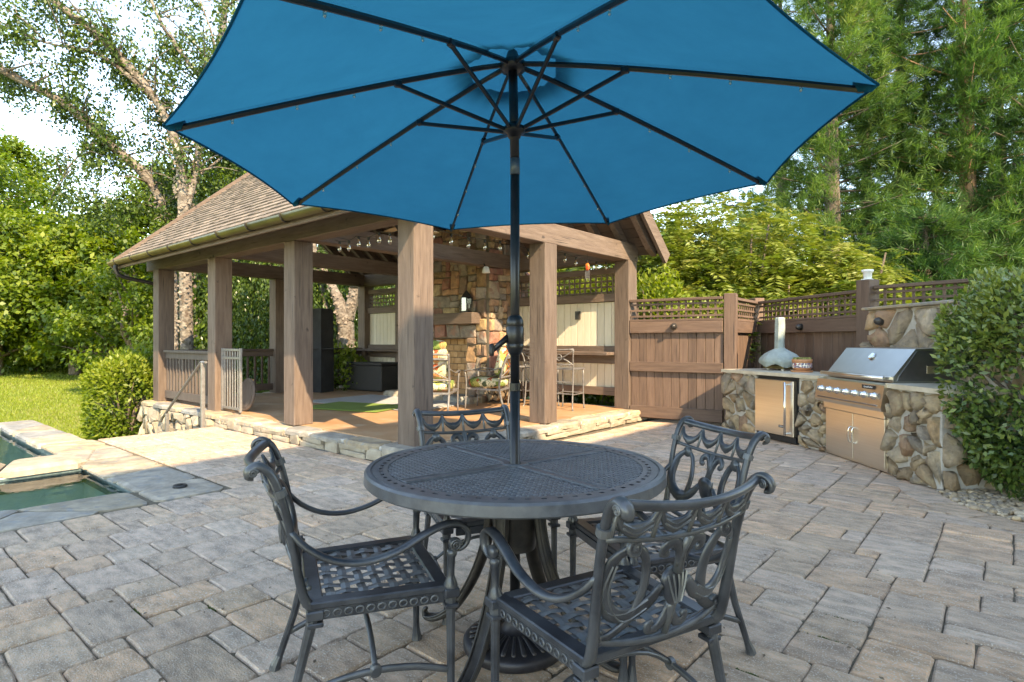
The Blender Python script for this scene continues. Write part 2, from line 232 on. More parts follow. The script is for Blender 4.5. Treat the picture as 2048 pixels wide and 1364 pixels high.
# ---------------------------------------------------------------- mesh helpers
class MB:
    def __init__(s): s.v = []; s.f = []
    def add(s, vs, fs):
        n = len(s.v); s.v += [tuple(v) for v in vs]; s.f += [tuple(i + n for i in f) for f in fs]; return s
    def box(s, cx, cy, cz, sx, sy, sz, rz=0, bev=0.004, M=None):
        hx, hy, hz = sx / 2, sy / 2, sz / 2; b = min(bev, hx * .45, hy * .45, hz * .45)
        vs = []; idx = {}
        for i in (-1, 1):
            for j in (-1, 1):
                for k in (-1, 1):
                    for a in range(3):
                        idx[(i, j, k, a)] = len(vs)
                        vs.append((i * (hx - (b if a != 0 else 0)), j * (hy - (b if a != 1 else 0)), k * (hz - (b if a != 2 else 0))))
        fs = []
        for a in range(3):
            o = [x for x in range(3) if x != a]
            for sgn in (-1, 1):
                q = []
                for p, r in ((-1, -1), (1, -1), (1, 1), (-1, 1)):
                    k = [0, 0, 0]; k[a] = sgn; k[o[0]] = p; k[o[1]] = r; q.append(idx[(*k, a)])
                if (sgn > 0) == (a == 1): q.reverse()
                fs.append(q)
        for a in range(3):
            o = [x for x in range(3) if x != a]
            for p in (-1, 1):
                for r in (-1, 1):
                    k0 = [0, 0, 0]; k1 = [0, 0, 0]; k0[a] = -1; k1[a] = 1; k0[o[0]] = k1[o[0]] = p; k0[o[1]] = k1[o[1]] = r
                    q = [idx[(*k0, o[0])], idx[(*k1, o[0])], idx[(*k1, o[1])], idx[(*k0, o[1])]]
                    fs.append(q if (p * r > 0) == (a != 1) else q[::-1])
        for i in (-1, 1):
            for j in (-1, 1):
                for k in (-1, 1):
                    q = [idx[(i, j, k, a)] for a in range(3)]; fs.append(q if i * j * k > 0 else q[::-1])
        if M is None: M = Matrix.Translation((cx, cy, cz)) @ Matrix.Rotation(rz, 4, 'Z')
        return s.add([M @ Vector(v) for v in vs], fs)
    def bar(s, p, q, w, h, up=(0, 0, 1), bev=.003):
        p, q = Vector(p), Vector(q); d = q - p; x = d.normalized(); y = Vector(up).cross(x)
        if y.length < 1e-4: y = Vector((0, 1, 0)).cross(x)
        y.normalize(); z = x.cross(y); M = Matrix.Translation((p + q) / 2) @ Matrix((x, y, z)).transposed().to_4x4()
        return s.box(0, 0, 0, d.length, w, h, bev=bev, M=M)
    def tube(s, path, rad, n=8, up=(0, 0, 1), caps=True, closed=False, sub=0):
        P = [Vector(p) for p in path]; m = len(P)
        rr = rad if isinstance(rad, list) else [rad] * m
        if sub:
            P2 = []; r2 = []; rng = m if closed else m - 1
            g = (lambda i: P[i % m]) if closed else (lambda i: P[max(0, min(m - 1, i))])
            for i in range(rng):
                for k in range(sub):
                    t = k / sub; a, b, c, d = g(i - 1), g(i), g(i + 1), g(i + 2)
                    P2.append(.5 * ((2 * b) + (c - a) * t + (2 * a - 5 * b + 4 * c - d) * t * t + (3 * b - a - 3 * c + d) * t ** 3))
                    ra, rb = rr[i], rr[(i + 1) % m]
                    r2.append(tuple(x + (y - x) * t for x, y in zip(ra, rb)) if isinstance(ra, tuple) else ra + (rb - ra) * t)
            if not closed: P2.append(P[-1]); r2.append(rr[-1])
            P, rr, m = P2, r2, len(P2)
        vs = []; fs = []; u = Vector(up)
        for i in range(m):
            if closed: t = P[(i + 1) % m] - P[i - 1]
            else: t = P[min(i + 1, m - 1)] - P[max(i - 1, 0)]
            t.normalize(); y = u - t * u.dot(t)
            if y.length < 1e-3: y = Vector((1, 0, 0)) - t * t.x
            y.normalize(); x = y.cross(t); u = y if up is None or True else u
            a, b = rr[i] if isinstance(rr[i], tuple) else (rr[i], rr[i])
            for k in range(n):
                th = 2 * math.pi * k / n; vs.append(P[i] + x * (math.cos(th) * a) + y * (math.sin(th) * b))
        for i in range(m if closed else m - 1):
            j = (i + 1) % m
            for k in range(n):
                fs.append((i * n + k, i * n + (k + 1) % n, j * n + (k + 1) % n, j * n + k))
        if caps and not closed: fs += [tuple(range(n - 1, -1, -1)), tuple((m - 1) * n + k for k in range(n))]
        return s.add(vs, fs)
    def lathe(s, prof, n=16, c=(0, 0, 0), sx=1, sy=1, caps=True):
        vs = [(c[0] + r * math.cos(2 * math.pi * k / n) * sx, c[1] + r * math.sin(2 * math.pi * k / n) * sy, c[2] + z) for r, z in prof for k in range(n)]
        m = len(prof); fs = [(i * n + k, i * n + (k + 1) % n, (i + 1) * n + (k + 1) % n, (i + 1) * n + k) for i in range(m - 1) for k in range(n)]
        if caps: fs += [tuple(range(n - 1, -1, -1)), tuple((m - 1) * n + k for k in range(n))]
        return s.add(vs, fs)
    def prism(s, poly, z0, z1):
        n = len(poly); vs = [(x, y, z0) for x, y in poly] + [(x, y, z1) for x, y in poly]
        return s.add(vs, [tuple(range(n - 1, -1, -1)), tuple(range(n, 2 * n))] + [(i, (i + 1) % n, n + (i + 1) % n, n + i) for i in range(n)])
    def blob(s, c, r, e=.5, n=16, m=10, M=None, jit=0):
        sg = lambda v, p: math.copysign(abs(v) ** p, v); vs = []
        for i in range(m + 1):
            ph = -math.pi / 2 + math.pi * i / m
            for k in range(n):
                th = 2 * math.pi * k / n
                v = Vector((r[0] * sg(math.cos(ph), e) * sg(math.cos(th), e), r[1] * sg(math.cos(ph), e) * sg(math.sin(th), e), r[2] * sg(math.sin(ph), e)))
                if jit: v *= 1 + random.uniform(-jit, jit)
                vs.append((M @ v if M else v) + Vector(c))
        return s.add(vs, [(i * n + k, i * n + (k + 1) % n, (i + 1) * n + (k + 1) % n, (i + 1) * n + k) for i in range(m) for k in range(n)])
    def mesh(s, name, m, smooth=False):
        me = bpy.data.meshes.new(name); me.from_pydata(s.v, [], s.f); me.materials.append(MATS[m])
        if smooth: me.polygons.foreach_set('use_smooth', [True] * len(me.polygons))
        me.update(); return me
    def obj(s, name, m, parent=None, smooth=False): return link(name, s.mesh(name, m, smooth), parent)

def link(name, me, parent=None, loc=None, rz=0):
    o = bpy.data.objects.new(name, me); COL.objects.link(o)
    if parent is not None:
        o.parent = parent
        if loc is None and not parent.get('_local'): o.matrix_parent_inverse = PINV.get(parent.name, Matrix())
    if loc is not None:
        if parent is not None and not parent.get('_local'): o.matrix_parent_inverse = PINV.get(parent.name, Matrix())
        o.location = loc; o.rotation_euler = (0, 0, rz)
    return o
PINV = {}
def tag(o, label=None, cat=None, group=None, kind=None):
    for k, v in (('label', label), ('category', cat), ('group', group), ('kind', kind)):
        if v: o[k] = v
    return o
def thing(name, label, cat, loc=(0, 0, 0), group=None, rz=0, local=False):
    """Empty at a thing's base. With local=False its parts are given in world coordinates."""
    o = bpy.data.objects.new(name, None); COL.objects.link(o); o.location = loc; o.rotation_euler = (0, 0, rz); o.empty_display_size = .1
    if local: o['_local'] = 1
    else: PINV[o.name] = (Matrix.Translation(loc) @ Matrix.Rotation(rz, 4, 'Z')).inverted()
    return tag(o, label, cat, group)
BOXC = {}
def piece(name, dims, loc, m, parent=None, rz=0, bev=.004):
    """One bevelled board/slat/bar; alike pieces share their mesh."""
    k = (tuple(round(d, 3) for d in dims), m, bev)
    if k not in BOXC: BOXC[k] = MB().box(0, 0, 0, *dims, bev=bev).mesh(name, m)
    return link(name, BOXC[k], parent, loc, rz)
def copy_tree(o, parent=None, **kw):
    c = o.copy(); COL.objects.link(c)
    if parent is not None: c.parent = parent
    for k, v in kw.items(): c[k] = v
    for ch in o.children: copy_tree(ch, c)
    return c
def npmesh(name, V, Fc, m, parent=None, tone=None, kind=None, smooth=False):
    me = bpy.data.meshes.new(name); V = np.asarray(V, np.float32).reshape(-1, 3); Fc = np.asarray(Fc, np.int32); k = Fc.shape[1]
    me.vertices.add(len(V)); me.vertices.foreach_set('co', V.ravel()); me.loops.add(Fc.size); me.loops.foreach_set('vertex_index', Fc.ravel())
    me.polygons.add(len(Fc)); me.polygons.foreach_set('loop_start', np.arange(0, Fc.size, k, dtype=np.int32))
    if smooth: me.polygons.foreach_set('use_smooth', np.ones(len(Fc), bool))
    me.materials.append(MATS[m]); me.update(calc_edges=True)
    if tone is not None:
        a = me.attributes.new('tone', 'FLOAT', 'FACE'); a.data.foreach_set('value', np.asarray(tone, np.float32))
    o = link(name, me, parent)
    if kind: o['kind'] = kind
    return o
def text_mesh(txt, size, m):
    cu = bpy.data.curves.new('lettering', 'FONT'); cu.body = txt; cu.size = size; cu.align_x = 'CENTER'; cu.align_y = 'CENTER'; cu.extrude = .0008
    o = bpy.data.objects.new('lettering', cu); COL.objects.link(o)
    me = bpy.data.meshes.new_from_object(o.evaluated_get(bpy.context.evaluated_depsgraph_get())); bpy.data.objects.remove(o); bpy.data.curves.remove(cu)
    me.materials.clear(); me.materials.append(MATS[m]); return me

# ---------------------------------------------------------------- stones: cells on a wall or floor
def clip(poly, a, b, c):           # keep a*x+b*y<=c
    out = []
    for i in range(len(poly)):
        p, q = poly[i], poly[(i + 1) % len(poly)]; dp = a * p[0] + b * p[1] - c; dq = a * q[0] + b * q[1] - c
        if dp <= 0: out.append(p)
        if dp * dq < 0: t = dp / (dp - dq); out.append((p[0] + (q[0] - p[0]) * t, p[1] + (q[1] - p[1]) * t))
    return out
def voronoi(w, h, cell, squash=1.0, rs=random):
    nx, ny = max(1, round(w / cell)), max(1, round(h / (cell * squash))); pts = []
    for i in range(nx):
        for j in range(ny):
            if rs.random() < .14: continue
            pts.append(((i + .5 + rs.uniform(-.42, .42) + (.25 if j % 2 else -.25)) * w / nx, (j + .5 + rs.uniform(-.4, .4)) * h / ny))
    cells = []
    for i, p in enumerate(pts):
        poly = [(0, 0), (w, 0), (w, h), (0, h)]
        for q in pts:
            if q is not p and abs(q[0] - p[0]) < 3.5 * cell and abs(q[1] - p[1]) < 3.5 * cell:
                a, b = q[0] - p[0], q[1] - p[1]; poly = clip(poly, a, b, a * (p[0] + q[0]) / 2 + b * (p[1] + q[1]) / 2)
                if not poly: break
        if len(poly) >= 3: cells.append(poly)
    return cells
def rects(w, h, u, sizes, rs=random, block=None):
    nx, ny = int(round(w / u)), int(round(h / u)); g = np.zeros((nx, ny), bool); out = []
    for j in range(ny):
        for i in range(nx):
            if g[i, j]: continue
            if block and block((i + .5) * u, (j + .5) * u): g[i, j] = True; continue
            for a, b in rs.sample(sizes, len(sizes)) + [(1, 1)]:
                if i + a <= nx and j + b <= ny and not g[i:i + a, j:j + b].any() and not (block and any(block((i + x + .5) * u, (j + y + .5) * u) for x in range(a) for y in range(b))):
                    g[i:i + a, j:j + b] = True; out.append((i, j, a, b)); break
    return out
def rect_poly(i, j, a, b, u): return [(i * u, j * u), ((i + a) * u, j * u), ((i + a) * u, (j + b) * u), (i * u, (j + b) * u)]
def stone_verts(poly, gap, depth, bulge, jit, rs=random, rounds=1, cut=.2):
    cx = sum(p[0] for p in poly) / len(poly); cy = sum(p[1] for p in poly) / len(poly)
    q = []
    for x, y in poly:
        d = math.hypot(x - cx, y - cy) or 1; k = max(.3, 1 - gap * 1.2 / d); q.append((cx + (x - cx) * k, cy + (y - cy) * k))
    for _ in range(rounds):
        o = []
        for i in range(len(q)):
            a, b = q[i], q[(i + 1) % len(q)]; o += [(a[0] * (1 - cut) + b[0] * cut, a[1] * (1 - cut) + b[1] * cut), (a[0] * cut + b[0] * (1 - cut), a[1] * cut + b[1] * (1 - cut))]
        q = o
    q = [(x + rs.uniform(-jit, jit), y + rs.uniform(-jit, jit)) for x, y in q]; n = len(q); dz = depth * rs.uniform(.7, 1.15); tx, ty = rs.uniform(-bulge, bulge), rs.uniform(-bulge, bulge)
    ring = lambda k, z: [(cx + (x - cx) * k, cy + (y - cy) * k, z + ((x - cx) * tx + (y - cy) * ty) * (1 if z > 0 else 0) + (rs.uniform(-1, 1) * bulge * .04 if z > 0 else 0)) for x, y in q]
    vs = ring(1, -.01) + ring(1, dz * .55) + ring(.86, dz) + [(cx, cy, dz + bulge * .05)]
    fs = [(r * n + i, r * n + (i + 1) % n, (r + 1) * n + (i + 1) % n, (r + 1) * n + i) for r in range(2) for i in range(n)] + [(2 * n + i, 2 * n + (i + 1) % n, 3 * n) for i in range(n)]
    return vs, fs
def stones(cells, O, U, V, parent, m, name='stone', gap=.012, depth=.03, bulge=.15, jit=.006, smooth=False, keep=None, rounds=1, cut=.2):
    O, U, V = Vector(O), Vector(U), Vector(V); N = U.cross(V); res = []
    for c in cells:
        if keep and not keep(sum(p[0] for p in c) / len(c), sum(p[1] for p in c) / len(c)): continue
        vs, fs = stone_verts(c, gap, depth, bulge, jit, rounds=rounds, cut=cut); ce = O + U * (sum(p[0] for p in c) / len(c)) + V * (sum(p[1] for p in c) / len(c))
        me = MB().add([O + U * x + V * y + N * z - ce for x, y, z in vs], fs).mesh(name, m, smooth); res.append(link(name, me, parent, ce))
    return res
# ================================================================ the setting
def ground_z(x, y):
    d = math.hypot(x, y); z = -.75 + max(0, min(d - 12, 40)) * .038
    dep = -SY * x + CY * y; lat = CY * x + SY * y
    k = max(0, min(1, (lat + 1.5) / 2.5)) * max(0, min(1, (y - 8.2) / 1.0))
    return z * (1 - k) + max(z, -.02) * k
def build_ground():
    xs = sorted(set([-400, -250, -150, -100, -70] + list(np.arange(-55, 30, 1.0)) + [35, 60, 120, 400])); n = len(xs)
    V = [(x, y, ground_z(x, y)) for y in xs for x in xs]
    Fc = [(j * n + i, j * n + i + 1, (j + 1) * n + i + 1, (j + 1) * n + i) for j in range(n - 1) for i in range(n - 1)]
    g = npmesh('lawn', V, Fc, 'lawn', smooth=True); tag(g, kind='structure')
build_ground()

# ---- patio: base slab of joint sand, pavers laid on it one by one
PX0, PX1, PY0, PY1 = -8.72, 5.9, -3.2, 8.75
SPA = (-7.0, -5.5, -2.2, 1.68)         # x0,x1,y0,y1 of the spa water
POOL = (-11.2, -7.45, -3.2, 1.68)
pm = MB()
def slab(x0, x1, y0, y1, z0, z1): pm.box((x0 + x1) / 2, (y0 + y1) / 2, (z0 + z1) / 2, x1 - x0, y1 - y0, z1 - z0, bev=.001)
slab(-5.5, PX1, PY0, PY1, -.9, -.014); slab(PX0, -5.5, 1.68, 3.62, -.9, -.0145); slab(-7.45, -7.0, PY0, 1.68, -.9, -.0142)
patio = tag(pm.obj('patio', 'joint_sand'), kind='structure')
GRC, GRR = (.45, 6.1), .95             # round gravel bed at the end of the counter
CB, CE_, CA = (-1.62, 7.22), (-.45, 5.88), (-3.02, 8.06)     # counter front line: left end, bend, right end
def blocked(x, y):
    if y > 3.60 and x < -4.2: return True
    if x < -5.5 and y < 1.7: return True
    if (x - GRC[0]) ** 2 + (y - GRC[1]) ** 2 < (GRR + .2) ** 2: return True
    if x < -4.95 and y < 2.2: return True
    return False
PU = .118
sizes = [(3, 2), (3, 2), (2, 2), (2, 3), (3, 3), (4, 2), (2, 1), (3, 1), (3, 2), (2, 2)]
rs = random.Random(5)
pv = rects(PX1 - PX0, PY1 - PY0, PU, sizes, rs, lambda x, y: blocked(PX0 + x, PY0 + y))
PVAR = {}
def paver_var(a, b):
    k = (a, b, rs.randrange(7))
    if k not in PVAR:
        w, h = a * PU / 2, b * PU / 2; g = .003; c = .012; pts = []
        def edge(p, q, nseg):
            for i in range(nseg):
                t = i / nseg; pts.append((p[0] + (q[0] - p[0]) * t + rs.uniform(-.004, .004), p[1] + (q[1] - p[1]) * t + rs.uniform(-.004, .004)))
        w -= g; h -= g; cs = [(-w + c, -h), (w - c, -h), (w, -h + c), (w, h - c), (w - c, h), (-w + c, h), (-w, h - c), (-w, -h + c)]
        for i in range(8): edge(cs[i], cs[(i + 1) % 8], 2 if i % 2 == 0 else 1)
        n = len(pts); ring = lambda d, z: [(x * (1 - d / max(w, .02)), y * (1 - d / max(h, .02)), z) for x, y in pts]
        vs = ring(0, -.03) + ring(.001, -.008) + ring(.009, 0.0)
        fs = [(r * n + i, r * n + (i + 1) % n, (r + 1) * n + (i + 1) % n, (r + 1) * n + i) for r in range(2) for i in range(n)] + [tuple(range(2 * n, 3 * n))]
        PVAR[k] = (MB().add(vs, fs), None)
    return k
seen = []; rest = []
for (i, j, a, b) in pv:
    x, y = PX0 + (i + a / 2) * PU, PY0 + (j + b / 2) * PU; D = -SY * x + CY * y; X = CY * x + SY * y; k = paver_var(a, b)
    vis = D > 1.6 and abs(X / D) < .93
    (seen if vis else rest).append((a * b / max(D, .1) ** 3, x, y, k))
seen.sort(key=lambda t: -t[0]); rest += seen[300:]
for _, x, y, k in seen[:300]:
    mb, me = PVAR[k]
    if me is None: me = mb.mesh('paver', 'paver'); PVAR[k] = (mb, me)
    o = link('paver', me, patio, (x, y, rs.uniform(-.004, .003)), rs.choice((0, math.pi)))
    o.rotation_euler.x = rs.uniform(-.008, .008); o.rotation_euler.y = rs.uniform(-.008, .008)
jm = MB(); tn = []
for _, x, y, k in rest:
    z = rs.uniform(-.004, .003); mb = PVAR[k][0]; n0 = len(jm.f); jm.add([(p[0] + x, p[1] + y, p[2] + z) for p in mb.v], mb.f); tn += [rs.random()] * (len(jm.f) - n0)
o = jm.obj('distant_pavers', 'paver', patio); at = o.data.attributes.new('tone', 'FLOAT', 'FACE'); at.data.foreach_set('value', tn); o['kind'] = 'stuff'
# moss tufts in a few joints
ms = MB()
for u, v in ((1480, 1325), (1472, 1290), (1600, 1222), (370, 1160), (425, 1172), (1686, 1190), (300, 1340)):
    x, y = G(u, v); q = min(pv, key=lambda c: abs(PX0 + c[0] * PU - x) + abs(PY0 + (c[1] + c[3] / 2) * PU - y)); y, x = PY0 + q[1] * PU, PX0 + (q[0] + q[2] / 2) * PU
    for _ in range(26): ms.blob((x + rs.gauss(0, .03), y + rs.gauss(0, .006), -.012), (rs.uniform(.003, .007),) * 2 + (.008,), 1, 6, 4)
tag(ms.obj('moss', 'moss', patio), kind='stuff')
lv = MB(); tn = []
for _ in range(170):
    u, v = rs.uniform(-100, 2150), 860 + 520 * rs.random() ** 1.3; x, y = G(u, v)
    if blocked(x, y): continue
    a, s_ = rs.uniform(0, 6.28), rs.uniform(.006, .016); c_, d_ = math.cos(a) * s_, math.sin(a) * s_
    lv.add([(x - c_, y - d_, .006), (x - d_ * .5, y + c_ * .5, .009), (x + c_, y + d_, .007), (x + d_ * .5, y - c_ * .5, .006)], [(0, 1, 2, 3)]); tn.append(rs.random())
lo = lv.obj('leaf_litter', 'log', patio); lo['kind'] = 'stuff'
# slabs bordering the gravel bed
for k in range(9):
    a0, a1 = R(150 + k * 17), R(150 + (k + 1) * 17 - 1); r0, r1 = GRR - .02, GRR + .24; pts = []
    for t in range(4): a = a0 + (a1 - a0) * t / 3; pts.append((r1 * math.cos(a), r1 * math.sin(a)))
    for t in range(3, -1, -1): a = a0 + (a1 - a0) * t / 3; pts.append((r0 * math.cos(a), r0 * math.sin(a)))
    mx, my = GRC[0], GRC[1]
    if 1:
        b = MB().prism([(p[0] + mx, p[1] + my) for p in pts], -.03, .004 + rs.uniform(-.002, .004)); b.obj('border_slab', 'paver', patio)
# gravel
gm = MB(); tn = []
gm.prism([(GRC[0] + (GRR - .02) * math.cos(t), GRC[1] + (GRR - .02) * math.sin(t)) for t in np.linspace(0, 6.28, 40, endpoint=False)], -.013, -.004); tn += [.2] * len(gm.f)
for _ in range(1500):
    r = (GRR - .03) * math.sqrt(rs.uniform(.2, 1)); t = rs.uniform(R(140), R(330)); s_ = rs.uniform(.012, .03); n0 = len(gm.f)
    gm.blob((GRC[0] + r * math.cos(t), GRC[1] + r * math.sin(t), rs.uniform(.0, .035) * (1 - .5 * r / GRR)), (s_ * rs.uniform(.8, 1.4), s_, s_ * .65), .9, 8, 5, Matrix.Rotation(rs.uniform(0, 3), 3, 'Z'), .06); tn += [rs.random()] * (len(gm.f) - n0)
gv = gm.obj('gravel', 'pebble', None, True); tag(gv, 'rounded tan river gravel beside the stone counter end', 'gravel', kind='stuff')
at = gv.data.attributes.new('tone', 'FLOAT', 'FACE'); at.data.foreach_set('value', tn)

# ---- pool and spa
bs = MB()
def basin(x0, x1, y0, y1, zb, zt):
    x0 += .003; x1 -= .003; y0 += .003; y1 -= .003
    bs.add([(x0, y0, zb), (x1, y0, zb), (x1, y1, zb), (x0, y1, zb), (x0, y0, zt), (x1, y0, zt), (x1, y1, zt), (x0, y1, zt)], [(0, 1, 2, 3), (0, 4, 5, 1), (1, 5, 6, 2), (2, 6, 7, 3), (3, 7, 4, 0)])
basin(SPA[0], SPA[1], SPA[2], SPA[3], -.7, -.02); basin(POOL[0], POOL[1], POOL[2], POOL[3], -.72, -.02)
pool = tag(bs.obj('pool', 'pool_plaster'), kind='structure')
wt = MB()
for (x0, x1, y0, y1), z in ((SPA, -.05), (POOL, -.085)): wt.add([(x0, y0, z), (x1, y0, z), (x1, y1, z), (x0, y1, z)], [(0, 1, 2, 3)])
tag(wt.obj('water', 'water'), kind='structure')
for (x0, x1, y0, y1) in (SPA, POOL):
    MB().box(x0 + .006, (y0 + y1) / 2, -.1, .01, y1 - y0 - .03, .14, bev=.001).obj('tile_band', 'pool_tile', pool)
    MB().box((x0 + x1) / 2, y1 - .006, -.1, x1 - x0, .01, .14, bev=.001).obj('tile_band', 'pool_tile', pool); MB().box(x1 - .006, (y0 + y1) / 2, -.1, .01, y1 - y0 - .03, .14, bev=.001).obj('tile_band', 'pool_tile', pool)
cw = MB().box((POOL[0] + PX0) / 2 - .2, 1.92, -.43, PX0 - POOL[0] + .4, .4, .78, bev=.01).obj('pool_wall', 'mortar', pool)
MB().box(-11.4, -.6, -.43, .38, 5.4, .78).obj('pool_wall', 'mortar', pool)
def flag_strip(x0, x1, y0, y1, cell, z=-.012, depth=.024, parent=pool, gap=.008, m='flagstone', keep=None, squash=1):
    stones(voronoi(x1 - x0, y1 - y0, cell, squash, rs), (x0, y0, z), (1, 0, 0), (0, 1, 0), parent, m, 'flagstone', gap, depth, .008, .01, keep=keep, cut=.1)
flag_strip(-11.62, -8.70, 1.64, 2.14, .42, z=-.04, depth=.05); flag_strip(-8.68, -4.98, 1.64, 2.19, .40); flag_strip(-5.54, -4.98, PY0, 1.62, .42); flag_strip(-11.6, -11.16, -3.2, 1.62, .42, z=-.04, depth=.05)
flag_strip(-7.5, -6.96, PY0, 1.70, .6, z=-.012, depth=.075, m='limestone')
dr = thing('drain_cover', 'small round black drain cover set in the flagstones by the spa', 'drain cover', (*G(360, 977), .013))
x, y = G(360, 977); MB().lathe([(.001, .02), (.05, .02), (.055, .012), (.055, .0)], 20, (x, y, .012)).obj('cover', 'black_plastic', dr)
MB().lathe([(.022, .021), (.022, .026), (.001, .026)], 12, (x, y, .012)).obj('knob', 'black_plastic', dr)

# ---- steps down to the lawn, beside the pavilion
st = tag(bpy.data.objects.new('stairs', None), kind='structure'); COL.objects.link(st)
for k in range(5):
    z = -.15 * k; x1 = PX0 - .34 * k
    MB().box(x1 - .17, 2.9, (z - .16 - .9) / 2, .34, 1.42, (z - .16) + .9, bev=.006).obj('step_riser', 'mortar', st)
    for q in range(3): piece('tread', (.355, .465, .045), (x1 - .17, 2.43 + q * .47, z - .135), 'flagstone', st, bev=.008)

# ---- house behind the photographer, whose roof shades the patio
hs = thing('house', 'tan house with dark roof standing along the patio behind the viewpoint', 'house', (9, 0, -.75))
HX, HN = 6.0, 1.75
MB().box(HX + 3.5, HN - 3.2, 4.4, 7, 6.4, 10.3, bev=.02).obj('wall', 'house_wall', hs)
MB().box(HX + 3.0, HN + 2.61, 3.35, 6, 5.2, 8.4, bev=.02).obj('wall', 'house_wall', hs)
def hip(x0, x1, y0, y1, z, h, t=.22):
    b = MB(); i = min((x1 - x0) / 2, (y1 - y0) * .42)
    b.add([(x0, y0, z - t), (x1, y0, z - t), (x1, y1, z - t), (x0, y1, z - t), (x0, y0, z), (x1, y0, z), (x1, y1, z), (x0, y1, z), ((x0 + x1) / 2, y0 + i, z + h), ((x0 + x1) / 2, y1 - i, z + h)],
          [(3, 2, 1, 0), (0, 1, 5, 4), (1, 2, 6, 5), (2, 3, 7, 6), (3, 0, 4, 7), (4, 5, 8), (5, 6, 9, 8), (6, 7, 9), (7, 4, 8, 9)])
    return b
hip(5.6, HX + 7.4, HN - 6.8, HN, 10.0, 2.0).obj('roof', 'house_roof', hs); hip(5.6, HX + 6.4, HN + .02, HN + 5.6, 7.93, 1.6).obj('roof', 'house_roof', hs)
for (yy, zz, hh) in ((-3.2, 1.3, 1.5), (.9, 1.3, 1.5), (-3.2, 4.6, 1.4), (-1.2, 4.6, 1.4), (.9, 4.6, 1.4), (3.2, 1.3, 1.5), (5.6, 1.3, 1.5), (4.4, 4.6, 1.4)):
    w = MB().box(HX - .02, yy, zz, .1, 1.15, hh + .15).obj('window', 'trim_white', hs)
    for dy in (-.27, .27): MB().box(HX - .075, yy + dy, zz, .02, .48, hh - .06, bev=.002).obj('pane', 'window_glass', w)
d = MB().box(HX - .02, -.9, 1.05, .1, 1.9, 2.15).obj('door', 'trim_white', hs)
for dy in (-.45, .45): MB().box(HX - .075, -.9 + dy, 1.1, .02, .8, 1.9, bev=.002).obj('pane', 'window_glass', d)

# ================================================================ pavilion
A0, SP = -4.516, 2.287; FZ = .17
NF, NB = 3.805, 8.107; PW = .26
pav = thing('pavilion', 'open timber pavilion with brown posts and shingled gable roof', 'pavilion', (-8, 6, 0))
AX0, AX1, AN0, AN1 = -11.78, -4.36, 3.66, 8.52
MB().box((AX0 + AX1) / 2, (AN0 + AN1) / 2, -.33, AX1 - AX0 - .06, AN1 - AN0 - .06, .96, bev=.01).obj('platform', 'mortar', pav)
fl = MB().box((AX0 + AX1) / 2, (AN0 + AN1) / 2, FZ - .015, AX1 - AX0 - .5, AN1 - AN0 - .5, .03, bev=.004).obj('floor', 'stained_floor', pav)
cp = tag(bpy.data.objects.new('coping', None)); COL.objects.link(cp); cp.parent = pav; cp.matrix_parent_inverse = PINV['pavilion']
def coping(x0, x1, y0, y1, along):
    L_ = (x1 - x0) if along == 'x' else (y1 - y0); n = round(L_ / .62); cuts = [0] + [(k + rs.uniform(-.2, .2)) / n for k in range(1, n)] + [1]
    for a, b in zip(cuts, cuts[1:]):
        if along == 'x': cell = [(x0 + a * L_, y0), (x0 + b * L_, y0), (x0 + b * L_, y1), (x0 + a * L_, y1)]
        else: cell = [(x0, y0 + a * L_), (x1, y0 + a * L_), (x1, y0 + b * L_), (x0, y0 + b * L_)]
        stones([cell], (0, 0, FZ - .055), (1, 0, 0), (0, 1, 0), cp, 'flagstone', 'coping_stone', .004, .056, .004, .004)
coping(AX0 - .03, AX1 + .03, AN0 - .03, AN0 + .3, 'x'); coping(AX1 - .3, AX1 + .03, AN0 + .31, AN1 + .03, 'y'); coping(AX0 - .03, AX0 + .3, AN0 + .31, AN1, 'y')
# stone faces of the platform
sw = [rect_poly(*c, .062) for c in rects(4.4, .124, .062, [(4, 2), (5, 1), (7, 1), (3, 2), (4, 1), (6, 1), (5, 2), (8, 1)], rs)]
stones(sw, (-8.75, AN0, 0.0), (1, 0, 0), (0, 0, 1), pav, 'limestone', 'stone', .004, .022, .12, .006, cut=.07)
sw = [rect_poly(*c, .062) for c in rects(4.84, .124, .062, [(4, 2), (5, 1), (7, 1), (3, 2), (4, 1), (6, 1), (5, 2), (8, 1)], rs)]
stones(sw, (AX1, AN0, 0.0), (0, 1, 0), (0, 0, 1), pav, 'limestone', 'stone', .004, .022, .12, .006, cut=.07)
stones(voronoi(3.0, .84, .25, .62, rs), (AX0, AN0, -.74), (1, 0, 0), (0, 0, 1), pav, 'limestone', 'stone', .012, .05, .35, .014, cut=.1)
# posts
posts = [(A0 - SP * i, NF) for i in range(4)] + [(A0, 5.956), (A0, NB)] + [(A0 - 3 * SP, 5.956), (A0 - 3 * SP, NB), (A0 - SP * 2.4, NB)]
for (x, y) in posts:
    p = piece('post', (PW, PW, 2.49 - FZ), (x - PW / 2, y + PW / 2, (2.49 + FZ) / 2), 'wood_z', pav, bev=.008)
    MB().box(x - PW / 2, y - .012, 2.36, .1, .022, .1, bev=.004).obj('bracket', 'dark_metal', p)
